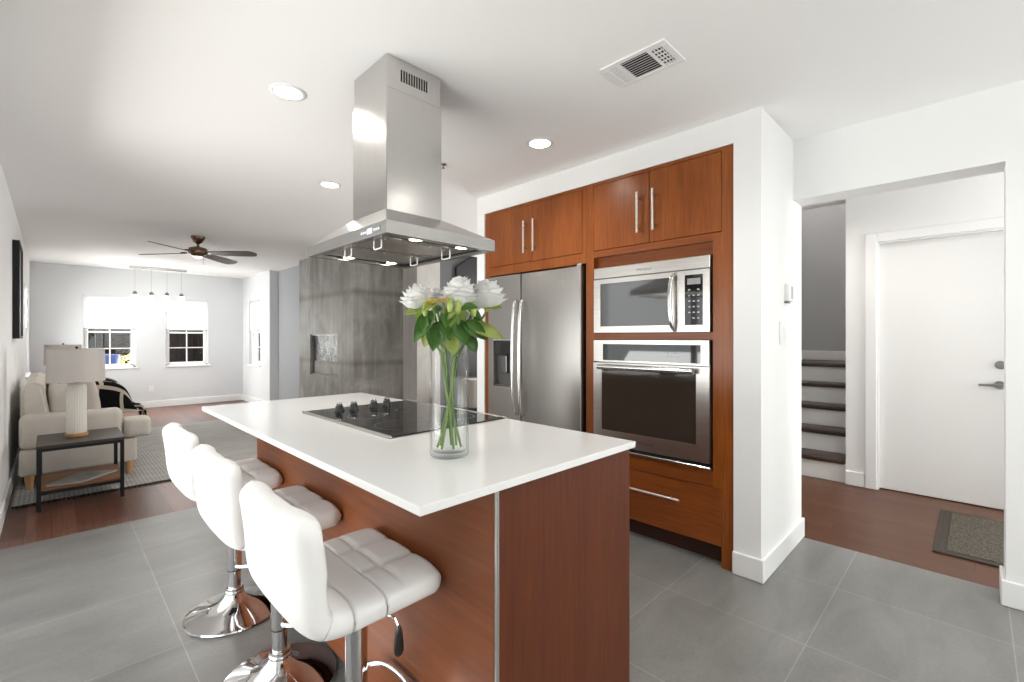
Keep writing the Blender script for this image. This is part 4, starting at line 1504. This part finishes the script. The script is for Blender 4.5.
bmesh.ops.recalc_face_normals(bm, faces=bm.faces[:])
tag(obj('throw_blanket', bm, M['throw'], None, True), 'black and cream patterned throw blanket draped over the sofa', 'blanket')
bm = NB(); cushion(bm, 0.17, 0.50, 6.05, 6.62, 0.515, 0.79, 10, 3.0)
tag(obj('throw_pillow', bm, M['pillow'], None, True), 'linen pillow under the black and cream throw on the sofa', 'pillow')

# side table
TBX0, TBX1, TBY0, TBY1, TBZ = -0.078, 0.402, 4.70, 5.24, 0.48


def make_table(label):
    t = thing('side_table', label, 'side table', ((TBX0 + TBX1) / 2, (TBY0 + TBY1) / 2, 0), 'side tables at the sofa ends')
    bm = NB(); box(bm, TBX0 - 0.004, TBX1 + 0.004, TBY0 - 0.004, TBY1 + 0.004, TBZ - 0.02, TBZ, 0.002, 1)
    obj('table_top', bm, M['wood_grey'], t)
    bm = NB(); box(bm, TBX0 + 0.006, TBX1 - 0.006, TBY0 + 0.006, TBY1 - 0.006, 0.150, 0.168, 0.002, 1)
    obj('shelf', bm, M['wood_shelf'], t, label='reddish brown lower shelf')
    w = 0.024
    for x in (TBX0, TBX1 - w):
        for y in (TBY0, TBY1 - w):
            bm = NB(); box(bm, x, x + w, y, y + w, 0.0125, TBZ - 0.0205, 0.0015, 1)
            obj('leg', bm, M['matte_black'], t)
    for z in (TBZ - 0.044, 0.126):
        bm = NB()
        for y in (TBY0 + 0.002, TBY1 - w + 0.002):
            box(bm, TBX0 + w, TBX1 - w, y, y + w - 0.004, z, z + 0.022)
        for x in (TBX0 + 0.002, TBX1 - w + 0.002):
            box(bm, x, x + w - 0.004, TBY0 + w, TBY1 - w, z, z + 0.022)
        obj('frame', bm, M['matte_black'], t)
    return t


tb = make_table('black metal side table with grey brown top before the near sofa arm')
tb2 = dup(tb, (tb.location.x, 7.98, 0), None, 'side table hidden behind the far end of the sofa, under the far lamp')

# magazine on the shelf
bm = NB()
pg = [(-0.030, 4.76), (0.165, 4.715), (0.375, 4.93), (0.16, 5.06)]
prism(bm, pg, 0.169, 0.1805, 'z')
mg = obj('magazine', bm, M['paper'])
tag(mg, 'large grey covered magazine lying on the lower shelf of the side table', 'magazine')
bm = NB()
prism(bm, [(p[0] * 1.0, p[1]) for p in pg], 0.1806, 0.1825, 'z')
obj('cover', bm, M['print'], mg)

# lamp
LX, LY = 0.138, 4.99


def make_lamp(label):
    t = thing('table_lamp', label, 'table lamp', (LX, LY, TBZ), 'table lamps at the sofa ends')
    bm = NB(); lathe(bm, [(0.0, 0.001), (0.066, 0.001), (0.068, 0.004), (0.068, 0.026), (0.064, 0.030), (0.0, 0.030)], LX, LY, 40, 'z', TBZ)
    obj('wooden_foot', bm, M['wood_leg'], t, True)
    bm = NB()
    seg = 96
    prof = [(0.058, 0.030), (0.0605, 0.04), (0.0605, 0.385), (0.056, 0.405), (0.042, 0.418)]
    rings = []
    for r, z in prof:
        ring = []
        for i in range(seg):
            rr = r * (1 - 0.035 * (i % 4 in (0, 3)))
            a = 2 * PI * i / seg
            ring.append(bm.verts.new((LX + rr * math.cos(a), LY + rr * math.sin(a), TBZ + z)))
        rings.append(ring)
    for a, b in zip(rings, rings[1:]):
        for i in range(seg):
            j = (i + 1) % seg
            bm.faces.new((a[i], a[j], b[j], b[i]))
    bm.faces.new(list(reversed(rings[0])))
    bm.faces.new(rings[-1])
    obj('ribbed_body', bm, M['ceramic'], t)
    bm = NB()
    lathe(bm, [(0.0, 0.418), (0.018, 0.418), (0.018, 0.45), (0.012, 0.47), (0.006, 0.475), (0.004, 0.685), (0.0, 0.686)], LX, LY, 20, 'z', TBZ)
    lathe(bm, [(0.0, 0.0), (0.008, 0.003), (0.010, 0.011), (0.0, 0.020)], LX, LY, 16, 'z', TBZ + 0.687)
    for a in range(3):
        c, s = math.cos(a * 2.094 + 0.4), math.sin(a * 2.094 + 0.4)
        tube(bm, [(LX, LY, TBZ + 0.675), (LX + 0.166 * c, LY + 0.166 * s, TBZ + 0.675)], 0.0022, 6)
    obj('harp', bm, M['matte_black'], t, True, label='black socket, rod and finial')
    bm = NB()
    lathe(bm, [(0.172, 0.432), (0.172, 0.434), (0.167, 0.685), (0.165, 0.685), (0.170, 0.434), (0.170, 0.432), (0.172, 0.432)], LX, LY, 56, 'z', TBZ)
    obj('lamp_shade', bm, M['shade'], t, True, label='grey linen drum shade')
    return t


lp = make_lamp('white ribbed table lamp on the black side table before the sofa')
lp2 = dup(lp, (0.10, 8.0, TBZ), None, 'grey shaded table lamp behind the far end of the sofa')

# rug
bm = NB()
RGX0, RGX1, RGY0, RGY1 = -0.21, 2.33, 5.0, 8.08
box(bm, RGX0, RGX1, RGY0, RGY1, 0.001, 0.011)
rug = obj('area_rug', bm, M['rug'])
tag(rug, 'grey woven area rug under the sofa and side table', 'rug')
bm = NB()
random.seed(5)
x = RGX0
while x < RGX1 - 0.01:
    for y, s in ((RGY0, -1), (RGY1, 1)):
        l = 0.035 + 0.03 * random.random()
        dx = random.uniform(-0.012, 0.012)
        vs = [bm.verts.new((x, y, 0.010)), bm.verts.new((x + 0.009, y, 0.010)), bm.verts.new((x + 0.009 + dx, y + s * l, 0.004)), bm.verts.new((x + dx, y + s * l, 0.004))]
        bm.faces.new(vs)
    x += 0.012
bmesh.ops.solidify(bm, geom=bm.faces[:], thickness=0.004)
fr_ = obj('fringe', bm, fabric('rug_fringe', (0.085, 0.08, 0.075), 200, 0.5), rug)
fr_['kind'] = 'stuff'
fr_['label'] = 'dark fringe along both ends'

# black framed picture on the left wall
bm = NB()
wall_x(bm, XL + 0.001, XL + 0.045, 5.93, 6.58, [(5.96, 6.55, 1.27, 2.085)], 1.245, 2.11)
pf = obj('picture_frame', bm, M['matte_black'])
tag(pf, 'tall black framed dark picture hung on the left wall above the sofa', 'picture')
bm = NB(); box(bm, XL + 0.008, XL + 0.034, 5.96, 6.55, 1.27, 2.085)
obj('dark_print', bm, principled('dark_print', (0.008, 0.008, 0.009), 0.4), pf)


# ---- small wall fittings
def outlet(x, y, z, label):
    t = thing('wall_outlet', label, 'outlet', (x, y, z))
    bm = NB(); box(bm, x - 0.036, x + 0.036, y - 0.006, y - 0.0005, z - 0.058, z + 0.058, 0.003, 1)
    obj('cover_plate', bm, M['white_plastic'], t)
    for dz in (-0.022, 0.022):
        bm = NB(); box(bm, x - 0.017, x + 0.017, y - 0.0085, y - 0.006, z + dz - 0.014, z + dz + 0.014, 0.001, 1)
        s = obj('socket', bm, M['white_plastic'], t)
        bm = NB(); box(bm, x - 0.008, x - 0.005, y - 0.009, y - 0.0085, z + dz - 0.005, z + dz + 0.005)
        box(bm, x + 0.005, x + 0.008, y - 0.009, y - 0.0085, z + dz - 0.005, z + dz + 0.005)
        obj('slots', bm, M['matte_black'], s)


outlet(1.256, YF, 0.33, 'white electrical outlet low on the far wall between the two windows')

tm = thing('thermostat', 'small white thermostat with a grey screen on the white pier', 'thermostat', (3.03, 0.775, 1.515))
bm = NB(); box(bm, 2.985, 3.072, 0.750, 0.7745, 1.462, 1.565, 0.006, 2)
obj('housing', bm, M['white_plastic'], tm, True)
bm = NB(); box(bm, 3.022, 3.064, 0.7488, 0.750, 1.48, 1.55)
obj('screen', bm, M['grey_plastic'], tm, label='grey screen')
bm = NB(); box(bm, 2.975, 3.035, 0.757, 0.7745, 1.452, 1.461, 0.002, 1)
obj('bracket', bm, M['steel_dark'], tm)

sw = thing('light_switch', 'white double light switch on the pier below the thermostat', 'light switch', (2.94, 0.775, 1.28))
bm = NB(); box(bm, 2.880, 2.996, 0.768, 0.7745, 1.215, 1.345, 0.003, 1)
obj('cover_plate', bm, M['white_plastic'], sw)
for x in (2.915, 2.961):
    bm = NB(); box(bm, x - 0.017, x + 0.017, 0.764, 0.768, 1.247, 1.313, 0.002, 1)
    obj('rocker', bm, M['white_plastic'], sw)

# ---- door mat
bm = NB(); box(bm, 3.655, 4.565, -0.42, 0.178, 0.001, 0.010, 0.003, 1)
dm = obj('door_mat', bm, M['mat_border'])
tag(dm, 'dark brown door mat on the wood floor before the white door', 'door mat')
bm = NB(); box(bm, 3.70, 4.52, -0.36, 0.118, 0.010, 0.0145, 0.002, 1)
obj('coir_pile', bm, M['doormat'], dm)
bm = NB(); box(bm, 3.672, 4.548, 0.135, 0.150, 0.0102, 0.0125, 0.001, 1)
obj('border_rib', bm, M['mat_border'], dm)


# ================================================================== BAR STOOLS
def stool_shell(s0, s1, seam):
    """The padded shell between path stations s0..s1 (0 = front of the seat, 1 = top of the back)."""
    path = smooth_path([(0.149, 0, 0.612), (0.06, 0, 0.612), (-0.06, 0, 0.610), (-0.135, 0, 0.612), (-0.182, 0, 0.632), (-0.203, 0, 0.69), (-0.214, 0, 0.78), (-0.226, 0, 0.868)], 12)
    D = [0]
    for a, b in zip(path, path[1:]):
        D.append(D[-1] + (b - a).length)
    total = D[-1]

    def at(u):
        d = u * total
        for i in range(len(D) - 1):
            if D[i + 1] >= d or i == len(D) - 2:
                t = (d - D[i]) / (D[i + 1] - D[i])
                p = path[i].lerp(path[i + 1], t)
                a, b = max(i - 1, 0), min(i + 2, len(path) - 1)
                return p, (path[b] - path[a]).normalized()
    HW, HT_ = 0.207, 0.037
    xs_top = [math.copysign(1 - (1 - abs(v)) ** 1.6, v) for v in (-1 + 2 * i / 44 for i in range(45))]
    bm = NB()
    rings = []
    ns = 54
    for k in range(ns + 1):
        u = s0 + (s1 - s0) * k / ns
        p, tg = at(u)
        nrm = Vector((tg.z, 0, -tg.x))          # points up from the seat and forward from the back
        if nrm.z < 0 and u < 0.3:
            nrm = -nrm
        if u >= 0.3 and nrm.x < 0:
            nrm = -nrm
        d = u * total
        e = min(d, total - d)
        es = 0.026
        f = math.sqrt(max(0.0, 1 - (1 - min(1, e / es)) ** 2)) if e < es else 1.0
        ec = 0.055
        g = 1 - 0.105 * (1 - min(1, e / ec)) ** 3
        hw = HW * g
        ht = max(0.006, HT_ * (0.12 + 0.88 * f))
        back = min(1, max(0, (u - 0.52) / 0.25))
        ring = []
        sect = []
        for x in xs_top:                       # padded face
            h = ht * max(0.0, 1 - abs(x) ** 7) ** 0.30
            q = 0.0
            for sx_ in (-1 / 3, 1 / 3):
                q += math.exp(-((x - sx_) / 0.042) ** 2)
            for r_ in seam:
                q += math.exp(-((d - r_) / 0.0075) ** 2)
            q = min(q, 1.25)
            puff = 0.0035 * abs(math.sin(1.5 * PI * (x + 1)))
            h += (puff - 0.0075 * q) * min(1, max(0, (0.99 - abs(x)) / 0.3)) * f
            sect.append((x * hw, h))
        for x in list(reversed(xs_top))[1:-1:2]:    # smooth outer face
            sect.append((x * hw, -ht * max(0.0, 1 - abs(x) ** 7) ** 0.30))
        for t, h in sect:
            v = p + nrm * h
            bow = 0.022 * (t / HW) ** 2 * back
            ring.append(bm.verts.new((v.x + bow, t, v.z)))
        rings.append(ring)
    m = len(rings[0])
    for a, b in zip(rings, rings[1:]):
        for i in range(m):
            j = (i + 1) % m
            bm.faces.new((a[i], a[j], b[j], b[i]))
    bm.faces.new(rings[0])
    bm.faces.new(list(reversed(rings[-1])))
    bmesh.ops.recalc_face_normals(bm, faces=bm.faces[:])
    return bm


def make_stool(label):
    t = thing('bar_stool', label, 'bar stool', (0, 0, 0), 'white bar stools along the island')
    obj('seat', stool_shell(0.0, 0.545, (0.115, 0.225)), M['leather'], t, 'all')
    obj('backrest', stool_shell(0.549, 1.0, (0.415, 0.52)), M['leather'], t, 'all')
    bm = NB(); lathe(bm, [(0.0, 0.0), (0.193, 0.0), (0.196, 0.004), (0.194, 0.009), (0.165, 0.018), (0.11, 0.032), (0.068, 0.052), (0.044, 0.075), (0.034, 0.094), (0.0, 0.096)], 0, 0, 72, 'z', 0.001)
    bs = obj('base', bm, M['chrome'], t, True)
    bm = NB(); lathe(bm, [(0.0, 0.0), (0.037, 0.0), (0.039, 0.006), (0.037, 0.012), (0.034, 0.014), (0.036, 0.020), (0.034, 0.026), (0.0, 0.027)], 0, 0, 36, 'z', 0.090)
    obj('collar', bm, M['chrome'], bs, True)
    bm = NB(); lathe(bm, [(0.0, 0.0), (0.0255, 0.0), (0.0255, 0.09), (0.0, 0.09)], 0, 0, 32, 'z', 0.112)
    obj('lower_column', bm, M['chrome'], t, True)
    bm = NB(); lathe(bm, [(0.0, 0.0), (0.029, 0.0), (0.0295, 0.003), (0.0295, 0.360), (0.0, 0.360)], 0, 0, 32, 'z', 0.195)
    obj('column', bm, M['chrome'], t, True)
    bm = NB(); lathe(bm, [(0.0, 0.0), (0.0305, 0.0), (0.0305, 0.004), (0.0, 0.004)], 0, 0, 32, 'z', 0.192)
    obj('column_ring', bm, M['black_plastic'], t, True, label='thin black ring')
    bm = NB(); box(bm, -0.09, 0.09, -0.09, 0.09, 0.552, 0.574, 0.006, 2)
    obj('seat_plate', bm, M['matte_black'], t, label='black metal plate under the seat')
    bm = NB()
    tube(bm, smooth_path([(0.0, 0.03, 0.215), (0.035, 0.085, 0.225), (0.085, 0.125, 0.245), (0.122, 0.085, 0.262), (0.134, 0.0, 0.267), (0.122, -0.085, 0.262), (0.085, -0.125, 0.245), (0.035, -0.085, 0.225), (0.0, -0.03, 0.215)], 7), 0.0085, 12)
    obj('footrest', bm, M['chrome'], t, True)
    bm = NB()
    tube(bm, [(0.0, 0.0, 0.552), (0.01, -0.09, 0.548), (0.03, -0.150, 0.538), (0.034, -0.158, 0.52)], 0.004, 8)
    lv = obj('lever', bm, M['chrome'], t, True)
    bm = NB(); cushion(bm, 0.022, 0.048, -0.168, -0.152, 0.445, 0.525, 6, 3)
    for v in bm.verts:
        k = (v.co.z - 0.445) / 0.08
        v.co.x = 0.035 + (v.co.x - 0.035) * (1.25 - 0.75 * k)
    obj('lever_grip', bm, M['black_plastic'], lv, True, label='black paddle grip')
    return t


s0 = make_stool('white leather bar stool at the near end of the row, in front of both others')
s0.location = (0.590, 1.195, 0)
dup(s0, (0.592, 1.800, 0), 0.0, 'white leather bar stool in the middle of the row of three')
dup(s0, (0.594, 2.400, 0), 0.0, 'white leather bar stool at the far end of the row, nearest the rug')

# ================================================================== VASE AND FLOWERS
VX, VY, VZ = 0.812, 1.071, 0.9152
bm = NB()
R_, H_ = 0.056, 0.330
lathe(bm, [(0.0, 0.0), (R_ - 0.008, 0.0), (R_ - 0.002, 0.004), (R_, 0.012), (R_, H_ - 0.002), (R_ - 0.0015, H_), (R_ - 0.0035, H_), (R_ - 0.004, H_ - 0.002), (R_ - 0.004, 0.02), (R_ - 0.010, 0.015), (0.0, 0.013)], VX, VY, 56, 'z', VZ)
tag(obj('vase', bm, M['vase'], None, True), 'tall clear glass cylinder vase standing on the white worktop', 'vase')
bm = NB()
lathe(bm, [(0.0, 0.0145), (R_ - 0.011, 0.0165), (R_ - 0.005, 0.022), (R_ - 0.005, 0.115), (R_ - 0.0055, 0.117), (0.0, 0.1155)], VX, VY, 48, 'z', VZ)
tag(obj('water', bm, M['water'], None, True), 'clear water in the bottom of the glass vase', 'water', kind='stuff')


def bloom_bm(c, size, seed):
    """A full rose: cupped, round-tipped petals in rings, the inner ones closed, the outer ones open and rolled back."""
    rnd = random.Random(seed)
    bm = NB()
    k = size / 0.05
    #         count, rim radius, height, half-width (rad), roll, base z
    layers = [(3, 0.008, 0.062, 1.50, 0.001, 0.000), (3, 0.014, 0.064, 1.25, 0.002, -0.001), (4, 0.022, 0.062, 1.05, 0.004, -0.003),
              (5, 0.031, 0.057, 0.90, 0.006, -0.006), (5, 0.039, 0.050, 0.86, 0.008, -0.010), (6, 0.046, 0.042, 0.76, 0.010, -0.014), (7, 0.051, 0.032, 0.68, 0.011, -0.017)]
    nu, nv = 8, 9
    for li, (n, R, H, W, roll, bz) in enumerate(layers):
        off = rnd.random() * 6.28
        for i in range(n):
            az = off + 2 * PI * i / n + rnd.uniform(-.18, .18)
            rk, hk = R * rnd.uniform(.92, 1.08), H * rnd.uniform(.92, 1.08)
            gd = []
            for p in range(nu):
                row = []
                for q in range(nv):
                    v = q / (nv - 1) * 2 - 1
                    u = p / (nu - 1) * (1 - 0.26 * abs(v) ** 2.6 + 0.03 * math.sin(6 * v + 5 * az))
                    r = 0.003 + rk * u ** 0.62 + roll * max(0, u - 0.7) ** 1.3 * 1.5
                    z = bz + hk * u ** 1.25 - roll * max(0, u - 0.78) ** 1.6 * 4
                    a = az + v * W * (0.35 + 0.65 * math.sin(PI * min(0.5, 0.15 + u * 0.5)))
                    r += 0.0022 * math.sin(4 * v + 9 * az) * u ** 2 - 0.0015 * abs(v) * (li > 2)
                    row.append(bm.verts.new((c[0] + k * r * math.cos(a), c[1] + k * r * math.sin(a), c[2] + k * z)))
                gd.append(row)
            for p in range(nu - 1):
                for q in range(nv - 1):
                    bm.faces.new((gd[p][q], gd[p][q + 1], gd[p + 1][q + 1], gd[p + 1][q]))
    bmesh.ops.solidify(bm, geom=bm.faces[:], thickness=0.0007)
    return bm


def leaf_bm(p, d, up, length, width, droop=0.25):
    bm = NB()
    p, d, up = Vector(p), Vector(d).normalized(), Vector(up).normalized()
    s = d.cross(up).normalized()
    up = s.cross(d).normalized()
    n = 9
    rows = []
    for i in range(n + 1):
        u = i / n
        w = width * (math.sin(PI * u ** 0.8) ** 0.9) * 0.5 + 0.0006
        mid = p + d * length * u - up * length * droop * u * u
        rows.append([bm.verts.new(mid - s * w + up * w * 0.35), bm.verts.new(mid - s * w * 0.5 + up * w * 0.1), bm.verts.new(mid), bm.verts.new(mid + s * w * 0.5 + up * w * 0.1), bm.verts.new(mid + s * w + up * w * 0.35)])
    for a, b in zip(rows, rows[1:]):
        for j in range(4):
            bm.faces.new((a[j], a[j + 1], b[j + 1], b[j]))
    bmesh.ops.solidify(bm, geom=bm.faces[:], thickness=0.0007)
    return bm


CAM_R = Vector((math.sin(TH), -math.cos(TH), 0))   # across the view, to the right
CAM_F = Vector((math.cos(TH), math.sin(TH), 0))
VC = Vector((VX, VY, 0))


def flower_point(dx, dz, dep):
    """dx metres to the right of the vase axis, dz above the worktop, dep behind the axis (seen from the kitchen)."""
    q = VC + CAM_R * dx + CAM_F * dep
    return Vector((q.x, q.y, VZ + dz))


#        bloom dx, dz, dep, size, foot angle, label, leaves
ROSES = [(-0.092, 0.452, -0.005, 0.047, 0.3, 'white rose at the left end of the vase bouquet'),
         (-0.045, 0.455, 0.075, 0.040, 1.4, 'smaller white rose behind the left rose of the bouquet'),
         (0.033, 0.463, -0.012, 0.056, 2.6, 'large white rose in the middle of the bouquet'),
         (0.108, 0.462, 0.010, 0.054, 3.9, 'large white rose at the right end of the bouquet'),
         (0.055, 0.452, 0.095, 0.045, 5.2, 'white rose at the back of the bouquet, mostly hidden')]
random.seed(11)
for i, (dx, dz, dep, size, fa, lab) in enumerate(ROSES):
    c = flower_point(dx, dz - size * 0.4, dep)
    t = thing('white_rose', lab, 'flower', (VX, VY, VZ + 0.02), 'white roses in the glass vase')
    obj('bloom', bloom_bm(c, size, 20 + i), M['petal'], t, 'all')
    # stem: leans on the rim on its own side, foot on the opposite side of the vase floor
    off = c - Vector((VX, VY, c.z))
    o2 = off.normalized() if off.length > 1e-4 else Vector((1, 0, 0))
    rim = Vector((VX, VY, VZ + 0.30)) + o2 * min(off.length * 0.30, 0.036)
    mid = Vector((VX, VY, VZ + 0.17)) + o2 * 0.004
    foot = Vector((VX, VY, VZ + 0.024)) - o2 * 0.034
    foot += Vector((-o2.y, o2.x, 0)) * random.uniform(-0.012, 0.012)
    bm = NB()
    pts = smooth_path([foot, mid, rim, c + Vector((0, 0, -0.03)) - o2 * 0.004, c + Vector((0, 0, 0.002))], 6)
    tube(bm, pts, 0.0036, 10)
    obj('stem', bm, M['stem'], t, True)
    bm = NB()
    lathe(bm, [(0.0, -0.012), (0.004, -0.012), (0.010, -0.002), (0.012, 0.006), (0.0, 0.008)], c.x, c.y, 14, 'z', c.z - 0.012 * size / 0.045)
    sp = obj('calyx', bm, M['leaf_pale'], t, True)
#        leaf: base dx, dz, dep; direction (right, up, back); length, width; pale?; which rose
LEAVES = [(-0.035, 0.415, -0.035, (-0.55, -0.75, -0.2), 0.105, 0.050, 0, 0), (-0.02, 0.385, -0.045, (-0.25, -0.95, -0.2), 0.085, 0.055, 0, 0),
          (-0.055, 0.430, -0.02, (-0.95, -0.25, -0.2), 0.075, 0.034, 1, 0), (-0.070, 0.42, -0.03, (-0.3, -0.9, 0), 0.055, 0.03, 1, 0),
          (0.0, 0.40, -0.05, (0.15, -0.8, -0.5), 0.075, 0.050, 0, 2), (0.02, 0.39, -0.05, (0.45, -0.75, -0.3), 0.080, 0.048, 0, 2),
          (0.045, 0.385, -0.045, (0.75, -0.5, -0.2), 0.085, 0.045, 0, 3), (0.065, 0.37, -0.04, (0.95, -0.25, -0.15), 0.098, 0.044, 1, 3),
          (0.10, 0.425, -0.01, (1.0, 0.12, 0.0), 0.055, 0.024, 1, 3), (0.0, 0.425, -0.05, (0.05, -1.0, -0.25), 0.060, 0.034, 1, 2),
          (0.03, 0.43, -0.05, (0.2, -1.0, -0.2), 0.065, 0.040, 1, 2), (-0.02, 0.42, 0.0, (-0.8, -0.2, 0.6), 0.08, 0.045, 0, 1),
          (0.05, 0.42, 0.05, (0.6, -0.3, 0.7), 0.085, 0.05, 0, 4), (0.01, 0.405, -0.055, (-0.1, -0.5, -0.85), 0.06, 0.045, 0, 2),
          (0.015, 0.345, -0.052, (0.1, -0.9, -0.35), 0.055, 0.045, 1, 2), (0.055, 0.345, -0.03, (0.5, -0.85, -0.1), 0.055, 0.034, 0, 3),
          (-0.045, 0.37, -0.025, (-0.45, -0.85, 0.1), 0.065, 0.04, 1, 0), (0.07, 0.40, -0.02, (0.35, -0.9, 0.1), 0.07, 0.035, 0, 3),
          (-0.03, 0.435, -0.055, (-0.5, -0.3, -0.6), 0.05, 0.026, 1, 0), (0.04, 0.42, -0.055, (0.7, 0.1, -0.5), 0.055, 0.03, 0, 2), (-0.01, 0.36, -0.05, (-0.35, -0.8, -0.3), 0.05, 0.036, 0, 2),
          (0.08, 0.385, -0.03, (0.8, -0.55, -0.1), 0.07, 0.026, 1, 3), (-0.06, 0.40, -0.04, (-0.15, -0.95, -0.2), 0.06, 0.03, 0, 0), (0.025, 0.41, -0.06, (-0.2, -0.7, -0.6), 0.05, 0.03, 1, 2)]
roses = [o for o in COL.objects if o.name.startswith('white_rose')]
for dx, dz, dep, (r, u_, b_), ln, wd, pale, who in LEAVES:
    p = flower_point(dx, dz, dep)
    d = CAM_R * r + Vector((0, 0, u_)) + CAM_F * b_
    upv = -CAM_F * 0.8 + Vector((0, 0, 0.6))
    obj('leaf', leaf_bm(p, d, upv, ln, wd, 0.18), M['leaf_pale' if pale else 'leaf'], roses[who], 'all')
for i_, (dx, dz, dep, who) in enumerate(((0.010, 0.428, -0.058, 2), (0.032, 0.424, -0.052, 2), (-0.062, 0.418, -0.035, 0), (0.072, 0.418, -0.03, 3))):
    c = flower_point(dx, dz, dep)
    bm = NB(); lathe(bm, [(0.0, -0.022), (0.006, -0.018), (0.0095, -0.004), (0.008, 0.012), (0.004, 0.022), (0.0, 0.025)], c.x, c.y, 14, 'z', c.z)
    tube(bm, smooth_path([(c.x, c.y, c.z - 0.02), (c.x * 0.6 + VX * 0.4, c.y * 0.6 + VY * 0.4, c.z - 0.07), (VX + (c.x - VX) * 0.25, VY + (c.y - VY) * 0.25, VZ + 0.30)], 5), 0.0022, 7)
    obj('bud', bm, M['leaf_pale'], roses[who], True, label='pale green closed bud')
# yellow lily flowers
for i, (dx, dz, dep, sz, lab) in enumerate(((-0.038, 0.432, -0.062, 0.034, 'small yellow open flower under the white roses, left of centre'), (-0.008, 0.436, -0.066, 0.028, 'small yellow green flower under the middle white rose'))):
    c = flower_point(dx, dz, dep)
    t = thing('yellow_flower', lab, 'flower', (VX, VY, VZ + 0.02), 'yellow filler flowers in the vase')
    bm = NB()
    for k in range(8):
        a = 2 * PI * k / 8 + 0.3 * i
        d = Vector((math.cos(a), math.sin(a), 0.35 + 0.25 * (k % 2)))
        l = leaf_bm(c, d, (0, 0, 1), sz * (1 if k % 2 else 0.85), sz * 0.42, 0.15)
        me = bpy.data.meshes.new('tmp'); l.to_mesh(me); l.free(); bm.from_mesh(me); bpy.data.meshes.remove(me)
    obj('bloom', bm, M['petal_yellow'], t, 'all')
    off = c - Vector((VX, VY, c.z))
    o2 = off.normalized()
    sd = Vector((-o2.y, o2.x, 0)) * (0.014 if i else -0.014)
    bm = NB()
    tube(bm, smooth_path([Vector((VX, VY, VZ + 0.024)) - o2 * 0.026 + sd, Vector((VX, VY, VZ + 0.17)) + sd * 0.7, Vector((VX, VY, VZ + 0.30)) + o2 * 0.014 + sd, c], 6), 0.0028, 8)
    obj('stem', bm, M['stem'], t, True)
